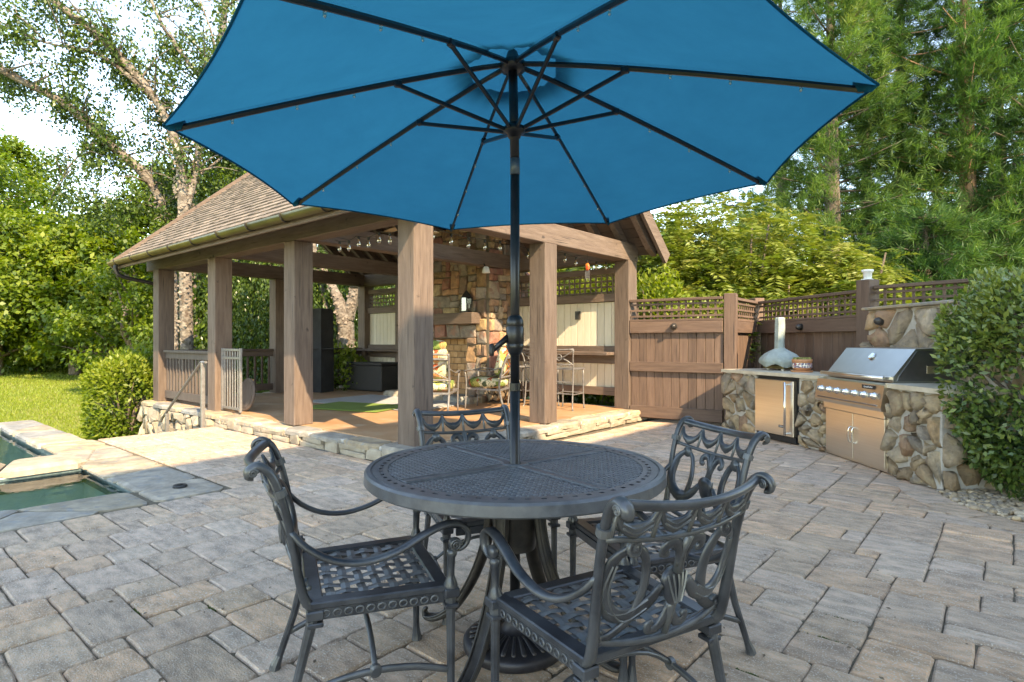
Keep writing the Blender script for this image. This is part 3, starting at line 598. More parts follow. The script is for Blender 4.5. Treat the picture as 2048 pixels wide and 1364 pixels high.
# beams
BZ0, BZ1 = 2.49, 2.76
def beam(name, x0, x1, y0, y1, z0, z1, m): return piece(name, (x1 - x0, y1 - y0, z1 - z0), ((x0 + x1) / 2, (y0 + y1) / 2, (z0 + z1) / 2), m, pav, bev=.008)
beam('beam', -12.0, A0 - PW - .003, NF + .012, NF + PW - .012, BZ0, BZ1, 'wood_x'); beam('beam', -12.0, A0 - PW - .003, NB + .012, NB + PW - .012, BZ0, BZ1, 'wood_x')
beam('beam', A0 - PW + .012, A0 - .012, NF - .06, NB + PW + .06, BZ0, BZ1, 'wood_y')
for i in (1, 2): beam('tie_beam', A0 - SP * i - PW + .03, A0 - SP * i - .03, NF + PW - .01, NB + .01, BZ0 + .03, BZ1 + .0, 'wood_y')
beam('tie_beam', A0 - SP * 3 - PW + .03, A0 - SP * 3 - .03, NF + PW - .01, NB + .01, BZ0 + .012, BZ1, 'wood_y')
# roof
EN0, EN1, RN, EZ, PT = 3.36, 8.50, 5.93, 2.65, .86
RZ = EZ + (RN - EN0) * PT; RX0, RX1 = -11.98, -4.14
rf = thing('roof', None, None); rf.parent = pav; rf.matrix_parent_inverse = PINV['pavilion']; PINV['roof'] = Matrix()
def slope_box(y0, z0, y1, z1, x0, x1, t, name, m, parent=rf):
    n = Vector((0, -(z1 - z0), y1 - y0)).normalized() * t
    if n.z < 0: n = -n
    b = MB(); vs = []
    for x in (x0, x1): vs += [(x, y0, z0), (x, y1, z1), (x, y1 + n.y, z1 + n.z), (x, y0 + n.y, z0 + n.z)]
    b.add(vs, [(0, 1, 2, 3), (7, 6, 5, 4), (0, 4, 5, 1), (1, 5, 6, 2), (2, 6, 7, 3), (3, 7, 4, 0)]); return b.obj(name, m, parent)
for (e, s_) in ((EN0, 1), (EN1, -1)):
    for k in range(18):                                              # deck boards, seen from below
        a, b = k / 18, (k + 1) / 18 - .003; L_ = RN - EN0
        slope_box(e + s_ * a * L_, EZ - .05 + a * L_ * PT, e + s_ * b * L_, EZ - .05 + b * L_ * PT, RX0, RX1, .03, 'deck_board', 'deck_under')
    nr = 20
    for k in range(nr):
        x = RX0 + .12 + (RX1 - .12 - RX0 - .12) * k / (nr - 1); o_ = .03 if s_ > 0 else .0
        b = MB(); w = .045
        ya, yb = e + s_ * .06, RN - s_ * .03; za, zb = EZ - .055 + .06 * PT, EZ - .055 + (abs(yb - e)) * PT; dd = .17
        vs = []
        for xx in (x - w, x + w): vs += [(xx, ya, za - .09), (xx, ya, za), (xx, yb, zb), (xx, yb, zb - dd), (xx, ya + s_ * .2, za + .2 * PT - dd)]
        b.add(vs, [(0, 1, 2, 3, 4), (9, 8, 7, 6, 5), (0, 5, 6, 1), (1, 6, 7, 2), (2, 7, 8, 3), (3, 8, 9, 4), (4, 9, 5, 0)]); b.obj('rafter', 'wood_y', rf)
piece('ridge_beam', (RX1 - RX0 - .1, .09, .26), ((RX0 + RX1) / 2, RN, RZ - .24), 'wood_x', pav)
for X in (RX1, RX0 - .05):                                            # rake boards
    for (e, s_) in ((EN0, 1), (EN1, -1)):
        slope_box(e - s_ * .02, EZ - .21, RN, RZ - .19, X, X + .05, .2, 'rake_board', 'wood_y')
piece('fascia', (RX1 - RX0, .03, .13), ((RX0 + RX1) / 2, EN0 - .012, EZ - .09), 'wood_x', rf)
# shingles: overlapping courses, real wedges
sm = MB(); tn = []
for (e, s_) in ((EN0, 1), (EN1, -1)):
    SL = math.hypot(RN - EN0, RZ - EZ) + .05; ex = .135; n = int(SL / ex); dy, dz = (RN - EN0) / SL * s_, (RZ - EZ) / SL; ny, nz = -dz * s_, abs(dy)
    for r in range(n + 1):
        x = RX0 - .03 - rs.uniform(0, .15)
        while x < RX1 + .03:
            w = rs.uniform(.12, .24); x0, x1 = max(x, RX0 - .03), min(x + w - .004, RX1 + .04); a0 = r * ex - .04 + rs.uniform(-.006, .006); a1 = min(a0 + ex + .05, SL); x += w
            if x1 - x0 < .02: continue
            th = rs.uniform(.022, .032); q = lambda xx, a, h: (xx, e + dy * a + ny * h * 1, EZ - .02 + dz * a + nz * h)
            n0 = len(sm.f)
            sm.add([q(x0, a0, 0), q(x1, a0, 0), q(x1, a0, th), q(x0, a0, th), q(x0, a1, .004), q(x1, a1, .004)], [(0, 1, 2, 3), (3, 2, 5, 4), (0, 3, 4), (1, 5, 2)]); tn += [rs.random()] * (len(sm.f) - n0)
o = sm.obj('shingles', 'shingle', rf); at = o.data.attributes.new('tone', 'FLOAT', 'FACE'); at.data.foreach_set('value', tn); o['kind'] = 'stuff'
# gutter with straps and downspout
gb = MB(); gy, gz, gr = EN0 - .09, EZ - .045, .068; n = 8; xs = [RX0 - .04, RX1 - .1]
vs = []; 
for x in xs:
    for k in range(n + 1): a = math.pi + math.pi * k / n; vs.append((x, gy + gr * math.cos(a), gz + gr * math.sin(a)))
    for k in range(n, -1, -1): a = math.pi + math.pi * k / n; vs.append((x, gy + (gr - .006) * math.cos(a), gz + (gr - .006) * math.sin(a)))
m2 = 2 * (n + 1); fs = [(k, (k + 1) % m2, m2 + (k + 1) % m2, m2 + k) for k in range(m2)] + [tuple(range(m2)), tuple(range(2 * m2 - 1, m2 - 1, -1))]
gb.add(vs, fs); gb.obj('gutter', 'copper_gutter', pav, True)
for k in range(10):
    x = RX0 + .35 + k * .8; b = MB(); b.tube([(x, gy + (gr + .006) * math.cos(a), gz + (gr + .006) * math.sin(a)) for a in np.linspace(math.pi * .95, 2 * math.pi, 9)] + [(x, gy + .09, gz + .05)], .009, 6, up=(1, 0, 0)); b.obj('gutter_strap', 'dark_metal', pav)
MB().tube([(-11.75, gy, gz - .06), (-11.75, gy, gz - .16), (-11.74, gy + .1, gz - .26), (-11.70, NF + .06, gz - .36), (-11.67, NF + .15, gz - .5), (-11.67, NF + .15, .2)], .035, 10, sub=4, up=(1, 0, 0)).obj('downspout', 'dark_metal', pav, True)
# railings: front bay beside the steps, and the far gable end
def railing(p, q, m='rail_grey', z0=.30, z1=1.05, n=15, tall=False):
    p, q = Vector(p), Vector(q); d = q - p; L_ = d.length; rz = math.atan2(d.y, d.x); c = (p + q) / 2
    r = thing('railing', None, None); r.parent = pav; r.matrix_parent_inverse = PINV['pavilion']; PINV[r.name] = Matrix()
    piece('cap_rail', (L_, .12, .045), (c.x, c.y, z1), m, r, rz); piece('top_rail', (L_, .045, .1), (c.x, c.y, z1 - .075), m, r, rz); piece('bottom_rail', (L_, .06, .13), (c.x, c.y, z0), m, r, rz)
    for k in range(n):
        s_ = p + d * ((k + .5) / n); piece('baluster', (.035, .035, z1 - z0 - .17), (s_.x, s_.y, (z0 + z1) / 2 - .02), m, r, rz)
F3 = A0 - 3 * SP; F2 = A0 - 2 * SP
railing((F3 + .003, NF + .13, 0), (F2 - PW - .003, NF + .13, 0))
railing((F3 - .13, NF + PW + .003, 0), (F3 - .13, 5.953, 0), 'deck_under', n=13); railing((F3 - .13, 6.22, 0), (F3 - .13, NB - .003, 0), 'deck_under', n=14)
# back wall (long side behind the fireplace): lattice over cream boards, bar shelf
def back_wall(x0, x1):
    w = thing('side_wall', None, None); w.parent = pav; w.matrix_parent_inverse = PINV['pavilion']; PINV[w.name] = Matrix()
    yw = NB + .15; L_ = x1 - x0; cx = (x0 + x1) / 2
    for z, h, dp in ((2.36, .1, .08), (1.93, .13, .1), (1.10, .1, .1), (.93, .13, .09), (.42, .13, .09)): piece('wall_rail', (L_, dp, h), (cx, yw - .02, z), 'wood_x', w)
    piece('bar_shelf', (L_, .34, .05), (cx, yw - .2, 1.03), 'wood_x', w)
    nb = round(L_ / .135)
    for k in range(nb):
        x = x0 + (k + .5) * L_ / nb
        piece('cream_board', (L_ / nb - .006, .02, .72), (x, yw + .0, 1.5), 'cream_board', w); piece('cream_board', (L_ / nb - .006, .02, .42), (x, yw + .0, .68), 'cream_board', w)
    ns = round(L_ / .105)
    for k in range(1, ns): piece('lattice_slat', (.03, .012, .34), (x0 + k * L_ / ns, yw - .007, 2.15), 'wood_z', w)
    for k in range(4): piece('lattice_slat', (L_, .012, .03), (cx, yw + .006, 2.02 + k * .09), 'wood_x', w)
    return w
back_wall(-6.9, A0 - PW - .004); back_wall(F3 + .004, -9.4)
FENCE_Z = 1.87

# ---- fireplace at the long back side
fp = thing('fireplace', 'stone fireplace with timber mantel and firebrick box inside the pavilion', 'fireplace', (-8.1, 7.8, FZ))
FX0, FX1, FY0, FY1, FT = -9.33, -6.93, 7.52, 8.62, 3.3
OX0, OX1, OZ = -8.8, -7.46, 1.28
cr = MB()
for b in ((FX0, OX0, FY0, FY1, FZ, FT), (OX1, FX1, FY0, FY1, FZ, FT), (OX0, OX1, FY0, FY1, OZ, FT), (OX0, OX1, FY0 + .5, FY1, FZ, OZ)):
    cr.box((b[0] + b[1]) / 2, (b[2] + b[3]) / 2, (b[4] + b[5]) / 2, b[1] - b[0], b[3] - b[2], b[5] - b[4], bev=.002)
cr.obj('core', 'mortar_dark', fp)
u_ = .1118
blk = lambda x, z: OX0 + .02 < FX0 + x < OX1 - .02 and FZ + z < OZ - .02
fsz = [(2, 2), (3, 2), (2, 1), (3, 1), (1, 2), (4, 2), (2, 3), (3, 3), (1, 1), (2, 1)]
stones([rect_poly(*c, u_) for c in rects(2.4, 3.13, u_, fsz, rs, blk)], (FX0, FY0, FZ), (1, 0, 0), (0, 0, 1), fp, 'fire_stone', 'stone', .008, .045, .2, .012, cut=.09)
stones([rect_poly(*c, u_) for c in rects(1.1, 3.13, u_, fsz, rs)], (FX1, FY0, FZ), (0, 1, 0), (0, 0, 1), fp, 'fire_stone', 'stone', .008, .045, .2, .012, cut=.09)
for r in range(9):
    for k in range(7):
        x = OX0 + .1 + k * .2 + (.1 if r % 2 else 0)
        if x < OX1 - .08: piece('fire_brick', (.19, .03, .11), (x, FY0 + .49, FZ + .07 + r * .122), 'fire_brick', fp)
for s_ in (OX0 + .012, OX1 - .012):
    for r in range(9):
        for k in range(2): piece('fire_brick', (.025, .22, .11), (s_, FY0 + .13 + k * .235, FZ + .07 + r * .122), 'fire_brick', fp)
piece('mantel', (2.1, .26, .2), (-8.14, FY0 - .13, 1.63), 'wood_x', fp, bev=.01)
stones([rect_poly(*c, .15) for c in rects(2.4, .45, .15, [(3, 3), (4, 3), (2, 3)], rs)], (FX0, FY0 - .5, FZ + .01), (1, 0, 0), (0, 1, 0), fp, 'flagstone', 'hearth_stone', .008, .1, .01, .006)
# ================================================================ fences and gate
def lattice_panel(t, p, q, z0, z1, m='fence'):
    """lattice strip between p and q (xy) from z0 to z1, each slat a part"""
    p, q = Vector((*p, 0)), Vector((*q, 0)); d = q - p; L_ = d.length; rz = math.atan2(d.y, d.x); nn = Vector((-d.y, d.x, 0)).normalized(); c = (p + q) / 2
    n = max(2, round(L_ / .105))
    for k in range(1, n):
        s_ = p + d * (k / n) + nn * .007; piece('lattice_slat', (.032, .012, z1 - z0), (s_.x, s_.y, (z0 + z1) / 2), m + '_z', t, rz, .002)
    nh = max(2, round((z1 - z0) / .08))
    for k in range(nh):
        s_ = c - nn * .007; piece('lattice_slat', (L_, .012, .03), (s_.x, s_.y, z0 + (k + .5) * (z1 - z0) / nh), m + '_x', t, rz, .002)
def fence_panel(t, p, q, top, board=.14, zb=.02, mid=None, lat=.27, rail=.17, low=True):
    P, Q = Vector((*p, 0)), Vector((*q, 0)); d = Q - P; L_ = d.length; rz = math.atan2(d.y, d.x); nn = Vector((-d.y, d.x, 0)).normalized(); c = (P + Q) / 2
    at = lambda off, z: (c.x + nn.x * off, c.y + nn.y * off, z)
    piece('cap_rail', (L_, .1, .04), at(0, top - .02), 'fence_x', t, rz)
    lz1, lz0 = top - .04, top - .04 - lat
    lattice_panel(t, p, q, lz0, lz1)
    piece('rail', (L_, .07, .035), at(-.01, lz0 - .018), 'fence_x', t, rz); piece('rail', (L_, .05, rail), at(-.02, lz0 - .037 - rail / 2), 'fence_x', t, rz)
    bt = lz0 - .06; n = max(1, round(L_ / board))
    for k in range(n):
        s_ = P + d * ((k + .5) / n) + nn * .018; piece('fence_board', (L_ / n - .005, .022, bt - zb), (s_.x, s_.y, (bt + zb) / 2), 'fence_z', t, rz, .004)
    if mid: piece('rail', (L_, .05, .15), at(-.02, mid), 'fence_x', t, rz)
    if low: piece('rail', (L_, .05, .17), at(-.02, zb + .1), 'fence_x', t, rz)
def fpost(t, x, y, h, w=.15, rz=0, cap=False): return piece('post', (w, w, h), (x, y, h / 2 - .02), 'fence_z', t, rz, .008)
def dome_lamp(x, y, z, nx, ny, label, r=.045):
    t = thing('fence_lamp', label, 'lamp', (x, y, z - r), 'round dark lamps of the outdoor kitchen'); M = Vector((nx, ny, 0)).to_track_quat('Z', 'Y').to_matrix()
    b = MB().lathe([(r * .8, 0), (r, .008), (r * .98, .03), (r * .8, .055), (r * .45, .072), (.002, .078)], 16); b.v = [tuple(M @ Vector(v) + Vector((x, y, z))) for v in b.v]; b.obj('shade', 'lamp_dark', t, True)
    b = MB().lathe([(r * 1.12, -.004), (r * 1.12, .006), (r * .7, .007)], 16); b.v = [tuple(M @ Vector(v) + Vector((x, y, z))) for v in b.v]; b.obj('back_plate', 'lamp_dark', t)
GA, GB_ = (A0 + .006, NB + .05), (-3.14, 8.36)
gt = thing('wooden_gate', 'brown board gate with lattice top between pavilion corner and kitchen counter', 'gate', ((GA[0] + GB_[0]) / 2, 8.3, 0))
fence_panel(gt, GA, GB_, FENCE_Z, .125, .05, mid=.84)
f1 = thing('fence_return', 'short brown fence return behind the counter corner with square post', 'fence', (-3.07, 9, 0))
fpost(f1, -3.06, 8.44, 1.93, .17, .2); fence_panel(f1, (-3.09, 8.54), (-3.16, 9.82), FENCE_Z, .14, .02)
f2 = thing('lattice_fence', 'brown board fence with lattice strip behind the pizza oven', 'fence', (-2.2, 9.1, 0))
fpost(f2, -3.17, 9.92, 1.95, .17, -.7); fence_panel(f2, (-3.1, 9.85), (-1.40, 8.37), FENCE_Z, .19, .02, low=False)
f3 = thing('lattice_fence', 'brown lattice fence behind the stone backsplash and leafy bush', 'fence', (-.2, 7.9, 0))
fpost(f3, -1.34, 8.32, 2.0, .18, -.5); fence_panel(f3, (-1.25, 8.29), (1.3, 7.45), FENCE_Z + .03, .19, .02, low=False)
lp = thing('post_cap_lamp', 'small white cup shaped lamp on top of the fence post', 'lamp', (-1.34, 8.32, 1.98))
MB().lathe([(.035, 0), (.045, .02), (.05, .09), (.066, .1), (.066, .125), (.02, .13)], 16, (-1.34, 8.32, 1.98)).obj('cup', 'white_paint', lp, True)
MB().box(-1.34, 8.32, 1.984, .12, .12, .012).obj('base_plate', 'white_paint', lp)
def on_line(p, q, u):            # point of segment p-q seen in photo column u
    k = (u - 1024) / F; best = min(np.linspace(0, 1, 400), key=lambda t: abs((CY * (p[0] + (q[0] - p[0]) * t) + SY * (p[1] + (q[1] - p[1]) * t)) / (-SY * (p[0] + (q[0] - p[0]) * t) + CY * (p[1] + (q[1] - p[1]) * t)) - k))
    return (p[0] + (q[0] - p[0]) * best, p[1] + (q[1] - p[1]) * best)
def nrm(p, q):
    d = Vector((q[0] - p[0], q[1] - p[1])).normalized(); n = Vector((d.y, -d.x)); return n if n.y < 0 else -n
x, y = on_line(GA, GB_, 1350); n = nrm(GA, GB_); dome_lamp(x + n.x * .05, y + n.y * .05, ZV(653, -SY * x + CY * y), n.x, n.y, 'round dark lamp on the wooden gate rail')
p, q = (-3.1, 9.85), (-1.40, 8.37); x, y = on_line(p, q, 1608); n = nrm(p, q); dome_lamp(x + n.x * .05, y + n.y * .05, 1.43, n.x, n.y, 'round dark lamp on the fence rail behind the flower pot')

# ================================================================ outdoor kitchen
kt = thing('kitchen_counter', 'fieldstone outdoor kitchen counter with pale stone worktop and backsplash', 'counter', (-1.6, 7.4, 0))
d1 = (Vector(CB) - Vector(CA)); L1 = d1.length; d1.normalize(); n1 = Vector((d1.y, -d1.x)); n1 = n1 if n1.y < 0 else -n1
d2 = (Vector(CE_) - Vector(CB)); L2 = d2.length; d2.normalize(); n2 = Vector((d2.y, -d2.x)); n2 = n2 if n2.y < 0 else -n2
CZ = .80; DEP = .68
P3 = lambda o, d, n, s_, f, z: (o[0] + d.x * s_ + n.x * f, o[1] + d.y * s_ + n.y * f, z)      # along, outwards, up
def cbox(o, d, n, s0, s1, f0, f1, z0, z1, name, m, parent, bev=.004):
    c = P3(o, d, n, (s0 + s1) / 2, (f0 + f1) / 2, (z0 + z1) / 2); return MB().box(*c, s1 - s0, f1 - f0, z1 - z0, math.atan2(d.y, d.x), bev).obj(name, m, parent)
FRS, FRE = .60, 1.30                                                # fridge opening on the first run
GRS, GRE = .10, 1.12                                                # grill opening on the second run
for (o, d, n, a, b) in ((CA, d1, n1, 0, FRS), (CA, d1, n1, FRE, L1), (CB, d2, n2, 0, GRS), (CB, d2, n2, GRE, L2)): cbox(o, d, n, a, b, -DEP, -.03, 0, CZ, 'core', 'mortar', kt)
def kstones(o, d, n, a, b, z0, z1, f=-.03, cell=.15, depth=.05): stones(voronoi(b - a, z1 - z0, cell, .85, rs), P3(o, d, n, a, f, z0), (d.x, d.y, 0), (0, 0, 1), kt, 'fieldstone', 'stone', .017, depth, .4, .018, True, cut=.13)
kstones(CA, d1, n1, 0, FRS, .0, CZ); kstones(CA, d1, n1, FRE, L1 + .02, .0, CZ); kstones(CB, d2, n2, 0, GRS, .0, CZ, cell=.1); kstones(CB, d2, n2, GRE, L2, .0, CZ, cell=.165)
e0 = P3(CB, d2, n2, L2, -.03, 0); nd2 = -n2
stones(voronoi(DEP - .05, CZ, .22, .8, rs), e0, (nd2.x, nd2.y, 0), (0, 0, 1), kt, 'fieldstone', 'stone', .017, .06, .4, .018, True, cut=.13)
# worktop slabs
def slabtop(o, d, n, a, b, f0=-DEP, f1=.025, nm='worktop'):
    cs = [(0, 0), (b - a, 0), (b - a, f1 - f0), (0, f1 - f0)]; O = P3(o, d, n, a, f0, CZ)
    pts = [(O[0] + d.x * x + n.x * y, O[1] + d.y * x + n.y * y) for x, y in cs]
    if (pts[1][0] - pts[0][0]) * (pts[2][1] - pts[0][1]) - (pts[1][1] - pts[0][1]) * (pts[2][0] - pts[0][0]) < 0: pts.reverse()
    bm = MB().prism(pts, CZ + .001, CZ + .042); return bm.obj(nm, 'countertop', kt)
slabtop(CA, d1, n1, -.02, L1 + .02); slabtop(CB, d2, n2, GRE + .03, L2 + .04)
b = MB().prism([P3(CA, d1, n1, L1, -DEP, 0)[:2], P3(CA, d1, n1, L1 + .02, .02, 0)[:2], P3(CB, d2, n2, GRS - .02, .02, 0)[:2], P3(CB, d2, n2, GRS - .02, -DEP, 0)[:2]], CZ, CZ + .04); b.obj('worktop', 'countertop', kt)
# backsplash behind the grill
bs0, bs1 = -.22, L2 + .35
cbox(CB, d2, n2, bs0, bs1, -DEP - .22, -DEP, 0, 1.58, 'backsplash_core', 'mortar', kt)
stones(voronoi(bs1 - bs0, .76, .23, .95, rs), P3(CB, d2, n2, bs0, -DEP, CZ + .02), (d2.x, d2.y, 0), (0, 0, 1), kt, 'fieldstone', 'stone', .018, .055, .35, .018, True, cut=.13)
for k in range(3):
    a = bs0 - .03 + k * (bs1 - bs0 + .06) / 3; cbox(CB, d2, n2, a, a + (bs1 - bs0 + .06) / 3 - .006, -DEP - .25, -DEP + .07, 1.581, 1.615, 'cap_stone', 'flagstone', kt, .008)
x, y, z = P3(CB, d2, n2, .08, -DEP + .05, 1.45); dome_lamp(x, y, z, n2.x, n2.y, 'round dark lamp on the stone backsplash')
rows2 = [('backsplash', 0)]
# fridge
fr = thing('fridge', 'tan steel undercounter fridge with long bar handle', 'fridge', P3(CA, d1, n1, .95, -.3, 0))
cbox(CA, d1, n1, FRS + .004, FRE - .004, -DEP + .05, -.05, .01, CZ - .01, 'cabinet', 'black_plastic', fr)
cbox(CA, d1, n1, FRS + .02, FRE - .045, -.045, .015, .09, CZ - .045, 'door', 'steel', fr, .006)
cbox(CA, d1, n1, FRS + .02, FRE - .045, -.049, -.02, .012, .082, 'kick_grille', 'black_plastic', fr)
hb = MB().tube([P3(CA, d1, n1, FRE - .125, .065, .11), P3(CA, d1, n1, FRE - .125, .065, CZ - .06)], .014, 10, up=(1, 0, 0)).obj('handle', 'chrome', fr, True)
for z in (.13, CZ - .09): MB().tube([P3(CA, d1, n1, FRE - .125, .012, z), P3(CA, d1, n1, FRE - .125, .066, z)], .011, 8).obj('handle_mount', 'chrome', hb)
def plate(o, d, n, s_, f, z, w, h, txt, parent, sz):
    pl = cbox(o, d, n, s_ - w / 2, s_ + w / 2, f - .004, f, z - h / 2, z + h / 2, 'badge', 'black_plastic', parent, .001)
    me = text_mesh(txt, sz, 'letter'); t = bpy.data.objects.new('lettering', me); COL.objects.link(t); t.parent = pl
    M = Matrix.Translation(P3(o, d, n, s_, f + .001, z)) @ Matrix((Vector((d.x, d.y, 0)), Vector((0, 0, 1)), Vector((n.x, n.y, 0)))).transposed().to_4x4(); t.matrix_basis = M
plate(CA, d1, n1, FRE - .22, .02, .2, .1, .03, 'VIKING', fr, .024)
# grill
gl = thing('gas_grill', 'built in stainless steel gas grill with sloped hood and seven knobs', 'grill', P3(CB, d2, n2, .6, -.3, 0))
cbox(CB, d2, n2, GRS + .003, GRE - .003, -DEP + .02, -.035, .01, .56, 'cabinet', 'dark_steel', gl)
fm = cbox(CB, d2, n2, GRS - .005, GRE + .03, -.034, -.012, .01, .555, 'door_frame', 'steel', gl, .003)
mid = (GRS + GRE) / 2 + .01
for k, (a, b_) in enumerate(((GRS + .02, mid - .003), (mid + .003, GRE - .005))):
    dr = cbox(CB, d2, n2, a, b_, -.011, .006, .04, .5, 'door', 'steel', gl, .003); hx = mid + (-.03 if k == 0 else .03)
    MB().tube([P3(CB, d2, n2, hx, .004, .2), P3(CB, d2, n2, hx, .03, .215), P3(CB, d2, n2, hx, .036, .28), P3(CB, d2, n2, hx, .03, .345), P3(CB, d2, n2, hx, .004, .36)], .007, 8, up=(d2.x, d2.y, 0), sub=3).obj('handle', 'chrome', dr, True)
cbox(CB, d2, n2, GRS - .0, GRE + .015, -.05, .02, .505, .575, 'apron', 'steel', gl, .003)
pn = MB(); a, b_ = GRS - .06, GRE + .06
pn.add([P3(CB, d2, n2, s_, f, z) for s_ in (a, b_) for f, z in ((-.3, .58), (.075, .58), (.085, .61), (.05, .82), (.02, .835), (-.3, .835))], [(0, 1, 2, 3, 4, 5), (11, 10, 9, 8, 7, 6)] + [(k, k + 6, (k + 1) % 6 + 6, (k + 1) % 6) for k in range(6)])
po = pn.obj('control_panel', 'steel', gl)
cbox(CB, d2, n2, a + .06, b_ - .06, .076, .09, .622, .636, 'trim_strip', 'dark_steel', po)
kn = Vector((n2.x, n2.y, .17)).normalized(); M = kn.to_track_quat('Z', 'Y').to_matrix()
for k in range(7):
    s_ = a + .12 + k * (b_ - a - .24) / 6; c = Vector(P3(CB, d2, n2, s_, .07, .715))
    b = MB().lathe([(.036, -.002), (.036, .01), (.026, .014), (.024, .04), (.02, .046), (.002, .046)], 18); b.v = [tuple(M @ Vector(v) + c) for v in b.v]; ko = b.obj('knob', 'chrome', po, True)
    b = MB().box(0, 0, .048, .008, .042, .014); b.v = [tuple(M @ Vector(v) + c) for v in b.v]; b.obj('grip', 'dark_steel', ko)
plate(CB, d2, n2, b_ - .22, .062, .792, .2, .036, 'GrandTurbo', gl, .026)
hd = MB(); a, b_ = GRS - .04, GRE + .03      # hood profile (outwards, z)
prof = [(-.05, .845), (-.055, .9), (-.26, 1.155), (-.6, 1.165), (-.66, 1.1), (-.66, .845)]
hd.add([P3(CB, d2, n2, s_, f, z) for s_ in (a, b_) for f, z in prof], [(0, 1, 2, 3, 4, 5), (11, 10, 9, 8, 7, 6)] + [(k, k + 6, (k + 1) % 6 + 6, (k + 1) % 6) for k in range(6)])
ho = hd.obj('hood', 'steel_hood', gl)
sp_ = MB(); sp_.add([P3(CB, d2, n2, b_ + t, f, z) for t in (.001, .006) for f, z in ((-.09, .86), (-.1, .9), (-.27, 1.135), (-.58, 1.145), (-.64, 1.08), (-.64, .86))], [(0, 1, 2, 3, 4, 5), (11, 10, 9, 8, 7, 6)] + [(k, k + 6, (k + 1) % 6 + 6, (k + 1) % 6) for k in range(6)]); sp_.obj('side_panel', 'dark_steel', ho)
cbox(CB, d2, n2, b_ + .006, b_ + .009, -.5, -.36, .93, 1.0, 'vent_plate', 'steel', ho, .001); cbox(CB, d2, n2, b_ + .009, b_ + .012, -.47, -.43, .95, .985, 'vent_slot', 'black_plastic', ho, .001)
MB().tube([P3(CB, d2, n2, a + .02, .03, .885), P3(CB, d2, n2, b_ - .02, .03, .885)], .02, 12, up=(0, 0, 1)).obj('handle', 'steel', ho, True)
for s_ in (a + .05, b_ - .05): cbox(CB, d2, n2, s_ - .02, s_ + .02, -.06, .02, .868, .9, 'handle_bracket', 'steel', ho)
hn = Vector((n2.x * .78, n2.y * .78, .63)); th = MB().lathe([(.04, 0), (.04, .012), (.034, .016), (.002, .017)], 20); M = hn.to_track_quat('Z', 'Y').to_matrix(); c = Vector(P3(CB, d2, n2, (a + b_) / 2 + .02, -.19, 1.075)); th.v = [tuple(M @ Vector(v) + c) for v in th.v]; th.obj('thermometer', 'chrome', ho)
# covered pizza oven
ox, oy = G(1560, 740, CZ + .042); oz = CZ + .042
pz = thing('pizza_oven', 'covered pizza oven with tall chimney under grey green cloth', 'pizza oven', (ox, oy, oz))
MB().box(ox, oy, oz + .045, .36, .24, .05, -.55).obj('base', 'copper_gutter', pz)
rs2 = random.Random(3)
for sx, sy in ((-.13, -.08), (.13, -.08), (-.13, .08), (.13, .08)): MB().box(ox + sx * .85 + sy * .5, oy - sx * .5 + sy * .85, oz + .025, .035, .035, .05).obj('leg', 'white_paint', pz)
b = MB(); n = 28; prof = [(.22, .085), (.245, .1), (.25, .13), (.235, .165), (.19, .215), (.12, .255), (.07, .285), (.055, .3), (.05, .31)]
for r, z in prof:
    for k in range(n):
        th = 2 * math.pi * k / n; f_ = 1 + .085 * math.sin(9 * th + z * 9) * (1 if r > .1 else .3) + rs2.uniform(-.02, .02); b.v.append((ox + r * f_ * math.cos(th), oy + r * f_ * math.sin(th), oz + z - (.025 * (1 + math.sin(5 * th)) if r > .2 and z < .1 else 0)))
b.f = [(i * n + k, i * n + (k + 1) % n, (i + 1) * n + (k + 1) % n, (i + 1) * n + k) for i in range(len(prof) - 1) for k in range(n)]; b.obj('cover', 'cover_cloth', pz, True)
b = MB().tube([(ox - .005, oy, oz + .24), (ox - .005, oy, oz + .4), (ox, oy, oz + .55), (ox, oy, oz + .69), (ox, oy, oz + .70)], [(.068, .068), (.066, .062), (.062, .066), (.062, .062), (.045, .045)], 6, up=(1, 0, 0), sub=2); b.obj('chimney_cover', 'cover_cloth', pz)
# planter
x, y = G(1604, 744, CZ + .042); pt = thing('flower_pot', 'painted terracotta pot with succulents on a saucer', 'pot', (x, y, oz))
MB().lathe([(.002, 0), (.12, 0), (.13, .015), (.125, .02), (.1, .02)], 24, (x, y, oz)).obj('saucer', 'terracotta', pt, True)
pb = MB().lathe([(.085, .02), (.1, .04), (.112, .08), (.11, .12), (.118, .135), (.118, .16), (.1, .16), (.095, .14), (.002, .14)], 24, (x, y, oz)).obj('bowl', 'terracotta', pt, True)
MB().lathe([(.1145, .055), (.1165, .08), (.115, .115)], 24, (x, y, oz), caps=False).obj('painted_band', 'glaze_band', pb, True)
leafmat('leaf_succulent', [(.2, .24, .07), (.36, .34, .1), (.3, .3, .14)], .15)
